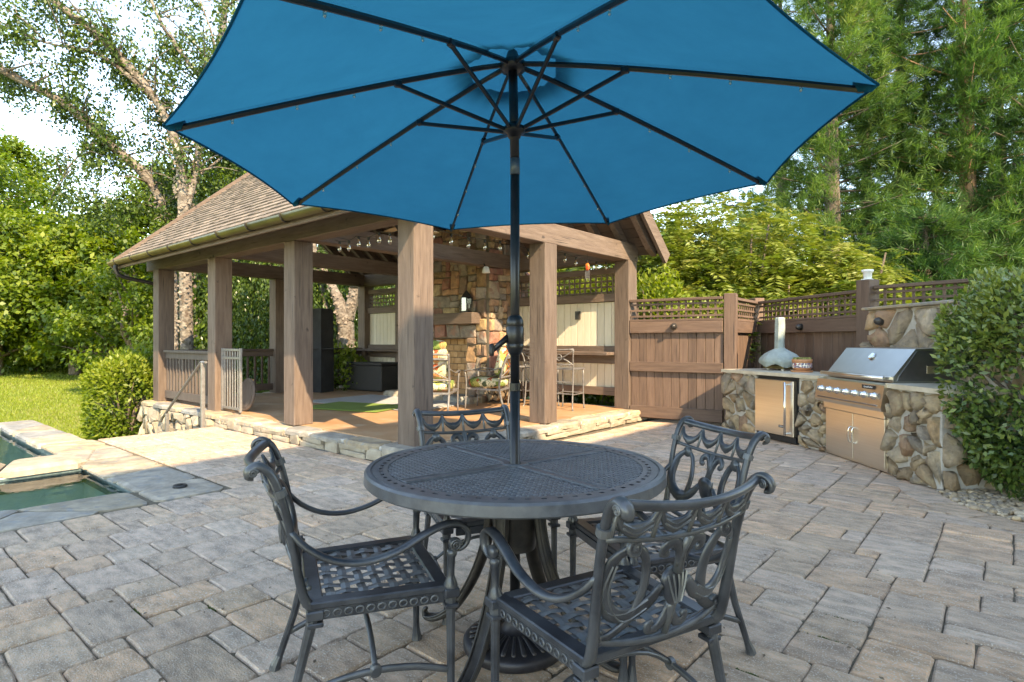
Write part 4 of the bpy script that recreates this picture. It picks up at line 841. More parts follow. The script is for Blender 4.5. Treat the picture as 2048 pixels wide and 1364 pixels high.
# ================================================================ table, chairs, umbrella
TX, TY = C(.012, 2.363)
def dirang(cx, cy):              # camera-frame direction -> world angle
    x, y = C(cx, cy); return math.atan2(y, x)
tb = thing('dining_table', 'round cast metal dining table with pierced top on splayed legs', 'table', (TX, TY, 0), rz=dirang(.8, .6), local=True)
TZ = .735
mb = MB(); n = 192
def annulus(r0, r1, z, skip=None):
    base = len(mb.v)
    for r in (r0, r1):
        for k in range(n): a = 2 * math.pi * k / n; mb.v.append((r * math.cos(a), r * math.sin(a), z))
    for k in range(n):
        if not (skip and skip(k)): mb.f.append((base + k, base + n + k, base + n + (k + 1) % n, base + (k + 1) % n))
annulus(.52, .538, TZ); annulus(.538, .553, TZ, lambda k: k % 3 == 0); annulus(.553, .578, TZ)
def ring(prof):
    base = len(mb.v)
    for r, z in prof:
        for k in range(n): a = 2 * math.pi * k / n; mb.v.append((r * math.cos(a), r * math.sin(a), z))
    for i in range(len(prof) - 1):
        for k in range(n): mb.f.append((base + i * n + k, base + (i + 1) * n + k, base + (i + 1) * n + (k + 1) % n, base + i * n + (k + 1) % n))
ring([(.578, TZ), (.580, TZ - .003), (.584, TZ - .003), (.586, TZ + .003), (.602, TZ + .002), (.61, TZ - .006), (.612, TZ - .04), (.606, TZ - .046), (.59, TZ - .046), (.59, TZ - .012), (.52, TZ - .012), (.52, TZ)])
ring([(.538, TZ), (.538, TZ - .012)]); ring([(.553, TZ - .012), (.553, TZ)])
tb.scale = (.968, .968, 1); top = mb.obj('rim', 'table_metal', tb)
for k in range(4):
    a = k * math.pi / 2; b = MB(); c_, s_ = math.cos(a), math.sin(a)
    b.box(.282, 0, TZ - .005, .46, .058, .012, bev=.002); b.box(.282, .022, TZ + .002, .46, .006, .004, bev=.001); b.box(.282, -.022, TZ + .002, .46, .006, .004, bev=.001)
    b.v = [(x * c_ - y * s_, x * s_ + y * c_, z) for x, y, z in b.v]; b.obj('top_band', 'table_metal', tb)
cell = .0262; ri = .523; lo = .03
for qd in range(4):
    a = qd * math.pi / 2; c_, s_ = math.cos(a), math.sin(a); b = MB(); m_ = int((ri - lo) / cell)
    for k in range(m_ + 1):
        t = lo + (k + .5) * cell
        if t > ri - .01: continue
        e = math.sqrt(ri * ri - t * t)
        if e - lo > .02:
            L_ = e - lo; b.box(lo + L_ / 2, t, TZ - .007, L_, .0095, .01, bev=.0015); b.box(t, lo + L_ / 2, TZ - .0075, .0095, L_, .01, bev=.0015)
    for i in range(m_):
        for j in range(m_):
            x, y = lo + (i + 1) * cell, lo + (j + 1) * cell
            if math.hypot(x, y) < ri - .012 and math.hypot(x, y) > .06:
                w = .0105; h = TZ + .001
                b.add([(x + w, y, TZ - .009), (x, y + w, TZ - .009), (x - w, y, TZ - .009), (x, y - w, TZ - .009), (x, y, h)], [(0, 1, 4), (1, 2, 4), (2, 3, 4), (3, 0, 4)])
    b.v = [(x * c_ - y * s_, x * s_ + y * c_, z) for x, y, z in b.v]; b.obj('pierced_panel', 'table_metal', tb)
MB().lathe([(.026, -.012), (.026, .003), (.05, .005), (.058, .0), (.058, -.012)], 24, (0, 0, TZ)).obj('centre_ring', 'table_metal', tb)
MB().lathe([(.085, .40), (.09, .44), (.1, .6), (.12, .66), (.2, .675), (.2, .69), (.05, .69), (.05, .40), (.085, .40)], 20, caps=False).obj('column', 'bronze_metal', tb, True)
rl = MB()
LEGROT = dirang(-.88, .47) - dirang(.8, .6)
for k in range(4):
    a = LEGROT + k * math.pi / 2; c_, s_ = math.cos(a), math.sin(a); b = MB()
    pr = [(.1, .68), (.105, .6), (.115, .5), (.135, .4), (.175, .29), (.235, .18), (.31, .085), (.385, .035), (.44, .022), (.462, .035), (.462, .055), (.448, .06)]
    rad = [(.03, .018), (.032, .02), (.033, .02), (.033, .019), (.033, .018), (.033, .017), (.032, .016), (.03, .014), (.026, .012), (.02, .012), (.014, .01), (.006, .006)]
    b.tube([(r, 0, z) for r, z in pr], rad, 8, up=(1, 0, .3), sub=3)
    for o_ in (-.022, .022): b.tube([(r + .014, o_, z + .006) for r, z in pr[:9]], .0045, 5, up=(1, 0, .3), sub=3)
    b.v = [(x * c_ - y * s_, x * s_ + y * c_, z) for x, y, z in b.v]; lg = b.obj('leg', 'bronze_metal', tb, True)

# ---- umbrella
um = thing('patio_umbrella', 'blue canvas patio umbrella with black pole and crank', 'umbrella', (TX, TY, 0), rz=dirang(math.sin(R(-18)), math.cos(R(-18))), local=True)
ZC, ZT, UR, ZR_ = 2.375, 1.965, 1.25, 2.08
b = MB().tube([(0, 0, .05), (0, 0, 1.05)], .0205, 20, up=(1, 0, 0)); b.obj('lower_pole', 'black_paint', um, True)
MB().tube([(0, 0, 1.05), (0, 0, 1.90)], .0185, 20, up=(1, 0, 0)).obj('pole', 'black_paint', um, True)
MB().tube([(0, 0, 1.90), (0, 0, 1.965)], .0195, 20, up=(1, 0, 0)).obj('tilt_joint', 'pole_collar', um, True)
MB().tube([(0, 0, 1.965), (0, 0, 2.38)], .0185, 20, up=(1, 0, 0)).obj('upper_pole', 'black_paint', um, True)
MB().lathe([(.0215, 1.03), (.0215, 1.06), (.019, 1.062)], 20).obj('sleeve', 'black_paint', um)
ck = MB().lathe([(.0185, 1.172), (.026, 1.182), (.034, 1.2), (.036, 1.215), (.0345, 1.217), (.0345, 1.219), (.036, 1.221), (.036, 1.285), (.0345, 1.287), (.0345, 1.289), (.036, 1.291), (.034, 1.312), (.026, 1.328), (.0185, 1.334)], 24).obj('crank_housing', 'black_paint', um, True)
ca = dirang(-.93, -.37) - um.rotation_euler.z; cv = Vector((math.cos(ca), math.sin(ca), 0))
MB().tube([cv * .03 + Vector((0, 0, 1.245)), cv * .06 + Vector((0, 0, 1.222)), cv * .1 + Vector((0, 0, 1.188))], [(.011, .014), (.009, .012), (.008, .009)], 8).obj('crank_handle', 'black_paint', ck, True)
MB().lathe([(.009, 0), (.011, .012), (.011, .045), (.004, .05)], 12, tuple(cv * .1 + Vector((0, 0, 1.17)))).obj('crank_knob', 'dark_metal', ck, True)
MB().lathe([(.024, ZR_ - .03), (.03, ZR_ - .012), (.044, ZR_ - .008), (.044, ZR_ + .012), (.028, ZR_ + .02), (.024, ZR_ + .03)], 24).obj('runner', 'black_paint', um, True)
MB().lathe([(.024, ZC - .05), (.05, ZC - .045), (.052, ZC - .015), (.03, ZC + .0), (.02, ZC + .03), (.002, ZC + .05)], 24).obj('crown', 'black_paint', um, True)
nl = Vector((*C(-.022, .045), 1.0)).normalized(); nl.rotate(Matrix.Rotation(-um.rotation_euler.z, 4, 'Z'))
MT = Matrix.Translation((0, 0, 1.94)) @ Vector((0, 0, 1)).rotation_difference(nl).to_matrix().to_4x4() @ Matrix.Translation((0, 0, -1.94))
for o in list(um.children):
    if o.name.split('.')[0] in ('upper_pole', 'runner', 'crown'): o.matrix_basis = MT
zrib = lambda f: ZC - .012 - (ZC - ZT) * (f ** 1.12)
NR, NW = 22, 12; V = []; Fc = []
for i in range(NR + 1):
    for j in range(NW + 1):
        w = j / NW; c4 = 4 * w * (1 - w); f = .15 + (1 - .15) * i / NR; f_ = f * (1 - .02 * c4 * f ** 2.2); a0, a1 = 0, math.pi / 4
        p0 = Vector((math.cos(a0), math.sin(a0), 0)) * UR; p1 = Vector((math.cos(a1), math.sin(a1), 0)) * UR; p = (p0 * (1 - w) + p1 * w) * f_
        z = zrib(f_) + .014 - .012 * c4 * math.sin(math.pi * f) + (.002 * math.sin(19 * w + 9 * f) * c4 + .002 * math.sin(27 * f - 12 * w) * c4) * (1 - f) * 1.6
        V.append((p.x, p.y, z))
Fc = [(i * (NW + 1) + j, (i + 1) * (NW + 1) + j, (i + 1) * (NW + 1) + j + 1, i * (NW + 1) + j + 1) for i in range(NR) for j in range(NW)]
pan = MB().add(V, Fc).mesh('canopy_panel', 'blue_canvas', True)
vm = MB(); nv = 12
for i in range(nv + 1):
    for j in range(9):
        w = j / 8; f = .001 + .215 * i / nv; p0 = Vector((1, 0, 0)) * UR; p1 = Vector((math.cos(math.pi / 4), math.sin(math.pi / 4), 0)) * UR; p = (p0 * (1 - w) + p1 * w) * f; vm.v.append((p.x, p.y, ZC + .055 - (ZC - ZT) * f * 1.05))
vm.f = [(i * 9 + j, (i + 1) * 9 + j, (i + 1) * 9 + j + 1, i * 9 + j + 1) for i in range(nv) for j in range(8)]; vmesh = vm.mesh('vent_panel', 'blue_canvas', True)
hem = MB().tube([V[NR * (NW + 1) + j] for j in range(NW + 1)], (.004), 6).mesh('hem', 'blue_canvas', True)
ribm = MB(); fs_ = [.03, .1, .25, .4, .6, .8, .97]
ribm.tube([(UR * f, 0, zrib(f) - .008) for f in fs_], [(.007, .011)] * len(fs_), 6, up=(0, 0, 1)); ribmesh = ribm.mesh('rib', 'black_paint')
pk = MB(); pk.add([(UR * .945, -.018, zrib(.945) + .006), (UR * 1.0, 0, zrib(1.0) + .01), (UR * .945, .018, zrib(.945) + .006), (UR * .985, 0, zrib(.985) - .012), (UR * .955, -.01, zrib(.955) - .018), (UR * .955, .01, zrib(.955) - .018)], [(0, 1, 3, 4), (2, 5, 3, 1), (4, 3, 5), (0, 2, 1)]); pkm = pk.mesh('tip_pocket', 'blue_canvas')
stm = MB(); stm.bar((.03, 0, ZR_), (UR * .37, 0, zrib(.37) - .02), .012, .016); stm.box(UR * .37, 0, zrib(.37) - .015, .03, .022, .026); stmesh = stm.mesh('strut', 'black_paint')
bl = MB(); bl.tube([(0, 0, 0), (0, 0, -.008), (0, 0, -.016), (0, 0, -.02)], [.004, .0055, .005, .001], 8, up=(1, 0, 0)); blm = bl.mesh('clip_bulb', 'bulb_glass', True)
for k in range(8):
    a = k * math.pi / 4
    pa = link('canopy_panel', pan, um, (0, 0, 0), a); link('hem', hem, pa, (0, 0, 0)).parent = pa; link('vent_panel', vmesh, um, (0, 0, 0), a)
    for ch in pa.children: ch.matrix_parent_inverse = Matrix(); ch.rotation_euler.z = 0
    rb = link('rib', ribmesh, um, (0, 0, 0), a); rb['_local'] = 1; link('tip_pocket', pkm, um, (0, 0, 0), a); link('strut', stmesh, um, (0, 0, 0), a)
    for o in um.children:
        if o.name.split('.')[0] in ('canopy_panel', 'vent_panel', 'rib', 'tip_pocket', 'strut') and not o.get('_t'): o.matrix_basis = MT @ Matrix.Rotation(a, 4, 'Z'); o['_t'] = 1
    for f in (.5, .66, .83): link('clip_bulb', blm, rb, (UR * f, 0, zrib(f) - .017))
# cast base
ub = thing('umbrella_base', 'round dark cast umbrella base with fluted petals under the table', 'umbrella base', (TX, TY, 0), local=True)
MB().lathe([(.2, 0), (.208, .01), (.208, .035), (.2, .043), (.19, .046), (.06, .075), (.05, .08), (.04, .1), (.036, .14), (.034, .16), (.024, .162), (.024, .08), (.002, .08)], 48).obj('disc', 'base_metal', ub, True)
pm_ = MB(); pm_.tube([(.075, 0, .074), (.11, 0, .071), (.15, 0, .062), (.178, 0, .055), (.183, 0, .051)], [(.004, .003), (.006, .004), (.0085, .005), (.01, .005), (.003, .002)], 8, sub=2); pme = pm_.mesh('petal', 'base_metal', True)
for k in range(28): link('petal', pme, ub, (0, 0, 0), 2 * math.pi * k / 28)
MB().tube([(.03, 0, .12), (.06, 0, .12)], .008, 8).obj('locking_screw', 'black_paint', ub)

# ---- chairs (local: faces +y)
def make_chair(label):
    ch = thing('patio_chair', label, 'chair', group='cast metal chairs around the dining table', local=True); m = 'cast_metal'; SZ = .42
    # seat frame
    for s_ in (-1, 1):
        b = MB().bar((s_ * .222, -.215, SZ), (s_ * .245, .215, SZ), .05, .022, bev=.004); sr = b.obj('seat_rail', m, ch)
        b = MB().bar((s_ * .236, -.2, SZ - .028), (s_ * .258, .2, SZ - .028), .012, .036, bev=.002); ap = b.obj('apron', m, sr)
        og = MB()
        for k in range(11):
            t = (k + .5) / 11; x = s_ * (.243 + .022 * t); y = -.185 + .37 * t
            og.tube([(x, y + .012 * math.cos(a), SZ - .028 + .010 * math.sin(a)) for a in np.linspace(0, 2 * math.pi, 8, endpoint=False)], .0035, 5, up=(1, 0, 0), closed=True)
        og.obj('apron_links', m, sr, True)
    for y, w in ((.2, .235), (-.2, .222)): MB().bar((-w, y, SZ), (w, y, SZ), .05, .0225, bev=.004).obj('seat_rail', m, ch)
    MB().bar((-.22, .222, SZ - .028), (.22, .222, SZ - .028), .012, .034, bev=.002).obj('apron', m, ch)
    NX, NY = 7, 7
    for k in range(NX):
        x = -.2 + .4 * (k + .5) / NX; b = MB(); P = [(x, -.18 + .36 * j / (2 * NY), SZ + .003 + .004 * (1 if ((j // 2) + k) % 2 else -1) * (0 if j % 2 == 0 else 1)) for j in range(2 * NY + 1)]
        b.tube(P, [(.0165, .0022)] * len(P), 4, up=(0, 0, 1)); b.obj('seat_slat', 'seat_metal', ch)
        y = -.175 + .35 * (k + .5) / NY; b = MB(); P = [(-.205 + .41 * j / (2 * NX), y, SZ + .003 - .004 * (1 if ((j // 2) + k) % 2 else -1) * (0 if j % 2 == 0 else 1)) for j in range(2 * NX + 1)]
        b.tube(P, [(.0145, .0022)] * len(P), 4, up=(0, 0, 1)); b.obj('seat_slat', 'seat_metal', ch)
    yb = lambda z: -.205 - .05 * max(0, (z - .42)) / .2 - .22 * max(0, z - .6) ** 1.5          # rake of the back
    bow = lambda x: -.035 * (1 - (x / .24) ** 2)
    for s_ in (-1, 1):
        st_ = MB().tube([(s_ * .225, -.19, .405), (s_ * .232, -.225, .43), (s_ * .236, -.245, .5), (s_ * .24, -.262, .6), (s_ * .243, -.28, .7), (s_ * .247, -.305, .79), (s_ * .25, -.33, .84), (s_ * .252, -.362, .862), (s_ * .252, -.386, .852), (s_ * .252, -.388, .832), (s_ * .252, -.372, .828)],
                  [(.019, .014), (.019, .015), (.017, .014), (.0155, .0125), (.015, .012), (.0155, .012), (.017, .013), (.018, .012), (.018, .01), (.017, .009), (.015, .006)], 8, up=(0, -1, 0), sub=3).obj('back_stile', m, ch, True)
        MB().tube([(s_ * .246 + .0, -.296, .765), (s_ * .2475, -.303, .785)], [(.021, .019), (.021, .019)], 10, up=(0, -1, 0)).obj('stile_collar', m, st_)
        sc = MB()
        for e in (-1, 1): sc.tube([(s_ * .252 + e * .016, -.372 + .013 * r_ * math.cos(a), .844 + .013 * r_ * math.sin(a)) for a, r_ in zip(np.linspace(0, 4.2 * math.pi, 26), np.linspace(1, .12, 26))], .0035, 5, up=(1, 0, 0))
        sc.obj('scroll', m, st_, True)
        # arm: leaves the stile, dips, rises and curls down on the front post
        ar = MB().tube([(s_ * .243, -.27, .655), (s_ * .258, -.225, .605), (s_ * .272, -.15, .562), (s_ * .28, -.06, .548), (s_ * .283, .04, .568), (s_ * .282, .12, .606), (s_ * .278, .19, .632), (s_ * .275, .245, .632), (s_ * .272, .278, .602), (s_ * .268, .275, .565), (s_ * .265, .25, .545), (s_ * .263, .228, .552)],
                  [(.014, .009), (.015, .01), (.016, .010), (.017, .010), (.018, .010), (.019, .0105), (.019, .0105), (.019, .010), (.018, .010), (.016, .010), (.014, .009), (.012, .008)], 8, up=(0, 0, 1), sub=3).obj('arm', m, ch, True)
        MB().tube([(s_ * .262, .222, .405), (s_ * .262, .222, .43), (s_ * .262, .222, .45), (s_ * .262, .222, .46), (s_ * .262, .224, .52), (s_ * .262, .226, .53), (s_ * .262, .226, .545)], [.022, .024, .016, .013, .014, .018, .016], 10, up=(1, 0, 0)).obj('arm_post', m, ar, True)
        sc = MB(); sc.tube([(s_ * .264 + e * .018, .235 + .02 * r_ * math.cos(a), .562 + .02 * r_ * math.sin(a)) for e in (1,) for a, r_ in zip(np.linspace(0, 4.5 * math.pi, 30), np.linspace(1, .1, 30))], .0045, 5, up=(1, 0, 0)); sc.blob((s_ * .264, .235, .562), (.017, .021, .021), .8, 12, 8); sc.obj('scroll', m, ar, True)
        # legs
        fl_ = MB(); fl_.tube([(s_ * .262, .222, .405), (s_ * .262, .222, .34), (s_ * .263, .223, .06), (s_ * .264, .225, .02), (s_ * .264, .225, 0)], [(.0215, .0215), (.0155, .0155), (.0125, .0125), (.018, .018), (.021, .021)], 8, up=(1, 0, 0)); fl_.box(s_ * .262, .222, .408, .05, .05, .03, bev=.004); fl_.box(s_ * .262, .222, .365, .046, .046, .014, bev=.003); fl_.obj('leg', m, ch)
        rl_ = MB(); rl_.tube([(s_ * .226, -.2, .40), (s_ * .228, -.215, .34), (s_ * .232, -.25, .2), (s_ * .238, -.3, .05), (s_ * .24, -.315, .015), (s_ * .24, -.318, 0)], [(.02, .02), (.016, .016), (.0135, .0135), (.0125, .0125), (.019, .019), (.021, .021)], 8, up=(1, 0, 0)); rl_.box(s_ * .226, -.2, .39, .052, .052, .03, bev=.004); rl_.box(s_ * .226, -.2, .36, .048, .048, .014, bev=.003); rl_.obj('leg', m, ch)
        MB().tube([(s_ * .236, -.275, .13), (s_ * .243, -.15, .175), (s_ * .25, -.02, .19), (s_ * .257, .11, .18), (s_ * .262, .222, .15)], [(.009, .0115)] * 5, 6, up=(0, 0, 1), sub=3).obj('stretcher', m, ch, True)
        MB().lathe([(.02, -.008), (.02, .008), (.012, .012), (.002, .012)], 14, (0, 0, 0)).obj('medallion', m, ch).matrix_basis = Matrix.Translation((s_ * .25, -.02, .19)) @ Matrix.Rotation(s_ * math.pi / 2, 4, 'Y')
    MB().tube([(-.25, -.02, .19), (-.15, -.02, .25), (0, -.02, .275), (.15, -.02, .25), (.25, -.02, .19)], [(.008, .01)] * 5, 6, up=(0, 1, 0), sub=3).obj('stretcher', m, ch, True)
    bp = lambda x, z: (x, yb(z) + bow(x), z)
    def btube(name, pts, rad, n=8, closed=False, sub=3):
        rad = [(a * (1.45 if name in ('loop', 'swag', 'plume', 'foot_scroll') else 1.1), b) for a, b in rad]
        return MB().tube([bp(x, z) for x, z in pts], rad, n, up=(0, -1, 0), closed=closed, sub=sub).obj(name, m, ch, True)
    # top rail, rolled backwards, bowed
    MB().tube([(-.25, -.345, .852), (-.17, -.372, .842), (-.08, -.39, .835), (0, -.396, .833), (.08, -.39, .835), (.17, -.372, .842), (.25, -.345, .852)], [(.012, .017)] * 7, 8, up=(0, -1, .8), sub=3).obj('top_rail', m, ch, True)
    btube('cross_rail', [(-.245, .755), (-.12, .742), (0, .738), (.12, .742), (.245, .755)], [(.0075, .0085)] * 5, 6)
    btube('lower_rail', [(-.235, .475), (-.14, .452), (0, .443), (.14, .452), (.235, .475)], [(.009, .012)] * 5, 6)
    for k in range(4):                                                 # swags between the two upper rails
        cx = -.174 + .116 * k
        sw_ = btube('swag', [(cx - .055, .825), (cx - .038, .79), (cx, .772), (cx + .038, .79), (cx + .055, .825)], [(.004, .005), (.007, .008), (.015, .010), (.007, .008), (.004, .005)])
        for off in (.006, -.006): MB().tube([(p[0], p[1] - .008, p[2] + off) for p in [bp(cx - .04, .79), bp(cx, .772), bp(cx + .04, .79)]], .003, 4, up=(0, -1, 0), sub=3).obj('fold', m, sw_)
    for k in range(5): btube('picot', [(-.232 + .116 * k, .83), (-.232 + .116 * k, .745)], [(.006, .005), (.006, .005)], 6, sub=0)
    for s_ in (-1, 1):                                                 # large draped loops
        ov = btube('loop', [(s_ * .165, .73), (s_ * .21, .69), (s_ * .218, .62), (s_ * .2, .56), (s_ * .15, .53), (s_ * .085, .555), (s_ * .045, .60)], [(.006, .006), (.011, .007), (.013, .008), (.016, .009), (.018, .01), (.015, .009), (.008, .007)])
        for o_ in (.012, -.012): MB().tube([(p[0], p[1] - .008, p[2]) for p in [bp(s_ * (.206 + o_ * .4), .68), bp(s_ * (.216 + o_ * .6), .61), bp(s_ * (.196 + o_ * .6), .556 - abs(o_) * .3), bp(s_ * .15, .53 + o_), bp(s_ * .09, .558 + o_)]], .0035, 4, up=(0, -1, 0), sub=3).obj('fold', m, ov)
        btube('loop', [(s_ * .16, .725), (s_ * .125, .70), (s_ * .105, .64), (s_ * .108, .58), (s_ * .13, .52), (s_ * .18, .48), (s_ * .21, .475)], [(.008, .006), (.01, .007), (.011, .008), (.012, .008), (.012, .008), (.011, .008), (.009, .007)])
        for (x, z, r_) in ((.162, .722, .023), (.212, .478, .021)):
            b = MB().lathe([(r_, -.008), (r_ * 1.02, .006), (r_ * .7, .01), (r_ * .55, .004), (r_ * .3, .012), (.002, .012)], 14); M = Matrix.Translation(bp(s_ * x, z)) @ Matrix.Rotation(math.pi / 2, 4, 'X'); b.v = [tuple(M @ Vector(v)) for v in b.v]; b.obj('rosette', m, ch, True)
        btube('plume', [(0, .65), (s_ * .016, .7), (s_ * .04, .722), (s_ * .065, .712), (s_ * .066, .692), (s_ * .05, .69)], [(.01, .008), (.011, .008), (.011, .007), (.01, .007), (.009, .006), (.007, .006)])
        btube('foot_scroll', [(0, .53), (s_ * .014, .50), (s_ * .035, .475), (s_ * .06, .47), (s_ * .066, .488), (s_ * .052, .496)], [(.011, .008), (.011, .008), (.01, .007), (.009, .006), (.009, .006), (.006, .005)])
    ur = MB().blob((0, 0, 0), (.047, .017, .052), .9, 14, 10); p = bp(0, .59); ur.v = [(v[0] * (1.05 if v[2] > 0 else .82), v[1] + p[1], v[2] + p[2]) for v in ur.v]; uo = ur.obj('urn', m, ch, True)
    for k in range(-2, 3): MB().tube([(k * .017, p[1] - .017 + abs(k) * .002, .625), (k * .012, p[1] - .02 + abs(k) * .003, .59), (k * .005, p[1] - .014, .55)], .0035, 4, up=(0, -1, 0), sub=2).obj('fold', m, uo)
    MB().tube([bp(0, .545), bp(0, .53), bp(0, .45)], [.013, .016, .009], 8, up=(0, -1, 0)).obj('urn_stem', m, ch, True)
    MB().tube([bp(0, .63), bp(0, .69), bp(0, .735)], [.014, .01, .017], 8, up=(0, -1, 0)).obj('urn_stem', m, ch, True)
    return ch
chair0 = make_chair('cast metal armchair on the pool side of the round table')
spots = [((-.505, 2.09), (.93, .37), None), ((.285, 1.785), (-.5, .87), 'cast metal armchair with its draped back turned to the viewer, farthest from the pavilion'),
         ((.565, 2.44), (-.95, -.31), 'cast metal armchair on the grill side of the round table'), ((-.13, 2.86), (.39, -.92), 'cast metal armchair behind the table, against the nearest pavilion post')]
for i, ((x, D), (fx, fd), lab) in enumerate(spots):
    c = chair0 if i == 0 else copy_tree(chair0, label=lab)
    c.location = (*C(x, D), 0); c.rotation_euler.z = dirang(fx, fd) - math.pi / 2

# ================================================================ inside the pavilion
# string lights
def string_lights(p, q, n, label, sag=.04):
    t = thing('string_lights', label, 'string lights', tuple(p), 'bulb strings under the pavilion beams'); p, q = Vector(p), Vector(q); d = q - p; P = []
    for k in range(n * 4 + 1):
        s_ = k / (n * 4); P.append(p + d * s_ - Vector((0, 0, sag * abs(math.sin(math.pi * s_ * 3)))))
    MB().tube(P, .004, 5).obj('wire', 'black_plastic', t)
    bm_ = MB().lathe([(.012, 0), (.018, -.03), (.026, -.06), (.022, -.085), (.006, -.1)], 12).mesh('bulb', 'bulb_glass', True); sm_ = MB().lathe([(.013, .03), (.016, .028), (.016, 0), (.012, -.004)], 10).mesh('socket', 'black_plastic')
    fm_ = MB().tube([(0, 0, -.01), (.006, 0, -.035), (-.005, 0, -.055), (.004, 0, -.07)], .003, 5, up=(0, 1, 0)).mesh('filament', 'fan_blade')
    for k in range(n):
        c = P[k * 4 + 2] - Vector((0, 0, .035)); so_ = link('socket', sm_, t, c); so_['_local'] = 1; link('bulb', bm_, so_, (0, 0, 0)); link('filament', fm_, so_, (0, 0, 0))
string_lights((A0 - .32, 4.2, 2.485), (A0 - .32, 8.1, 2.485), 14, 'string of clear bulbs under the near gable beam')
string_lights((-6.4, NF + .32, 2.485), (A0 - .5, NF + .32, 2.485), 7, 'string of clear bulbs along the front eave beam')
# ceiling fan
fa = thing('ceiling_fan', 'ceiling fan with pale wooden blades hanging from the ridge', 'ceiling fan', (-6.3, 5.1, RZ - .3))
MB().tube([(-6.3, 5.1, 3.75), (-6.3, 5.1, 2.85)], .012, 8, up=(1, 0, 0)).obj('stem', 'dark_metal', fa); MB().lathe([(.03, 2.9), (.1, 2.86), (.11, 2.8), (.07, 2.74), (.01, 2.73)], 20, (-6.3, 5.1, 0)).obj('motor', 'dark_metal', fa, True)
for k in range(5):
    a = .35 + k * 2 * math.pi / 5; b = MB().prism([(.1, -.03), (.25, -.06), (.6, -.07), (.66, -.04), (.66, .04), (.6, .07), (.25, .06), (.1, .03)], 2.79, 2.80); b.v = [(-6.3 + x * math.cos(a) - y * math.sin(a), 5.1 + x * math.sin(a) + y * math.cos(a), z) for x, y, z in b.v]; b.obj('blade', 'fan_blade', fa)
# armchairs with floral cushions
def floral_chair(loc, rz, label):
    t = thing('cushioned_chair', label, 'armchair', (*loc, FZ), 'cushioned chairs by the fireplace', rz, True); m = 'pale_iron'
    for s_ in (-1, 1):
        MB().tube([(s_ * .27, .27, 0), (s_ * .27, .26, .2), (s_ * .28, .25, .45), (s_ * .29, .27, .6)], .012, 8, up=(1, 0, 0), sub=2).obj('leg', m, t, True)
        MB().tube([(s_ * .26, -.36, 0), (s_ * .26, -.28, .3), (s_ * .27, -.3, .5), (s_ * .28, -.38, .75), (s_ * .29, -.45, .88)], .017, 8, up=(1, 0, 0), sub=2).obj('back_post', m, t, True)
        MB().tube([(s_ * .28, -.34, .66), (s_ * .31, -.1, .6), (s_ * .31, .15, .62), (s_ * .295, .28, .6)], [(.018, .01)] * 4, 8, sub=3).obj('arm', m, t, True)
        MB().bar((s_ * .27, -.29, .31), (s_ * .27, .25, .33), .025, .03).obj('seat_rail', m, t)
    for y, z in ((-.29, .31), (.25, .33)): MB().bar((-.27, y, z), (.27, y, z), .025, .03).obj('seat_rail', m, t)
    for z, y in ((.87, -.445), (.8, -.405), (.5, -.3)): MB().tube([(-.29, y, z), (0, y - .03, z + .005), (.29, y, z)], .016, 8, sub=3).obj('back_rail', m, t, True)
    for a in (-1, 1):
        MB().tube([(-.27, -.39 if a > 0 else -.31, .65 + a * .14), (0, -.38, .65 + a * .02), (.27, -.39 if a > 0 else -.31, .65 + a * .14)], .009, 6, up=(0, 1, 0), sub=4).obj('back_scroll', m, t, True)
    MB().blob((0, -.02, .42), (.27, .29, .085), .55, 20, 10, jit=.012).obj('seat_cushion', 'floral_cloth', t, True)
    MB().blob((0, -.29, .76), (.26, .085, .27), .55, 20, 10, Matrix.Rotation(.28, 3, 'X'), jit=.012).obj('back_cushion', 'floral_cloth', t, True)
    MB().blob((0, -.36, 1.0), (.25, .09, .08), .7, 20, 8, jit=.012).obj('head_roll', 'floral_cloth', t, True)
floral_chair(CD(872, 8.65), dirang(.12, 1) - math.pi / 2, 'armchair with floral cushions, its back to the nearest pavilion post, facing the fireplace')
floral_chair(CD(975, 9.25), dirang(-1, .3) - math.pi / 2, 'armchair with floral cushions beside the fireplace corner, seen from its side')
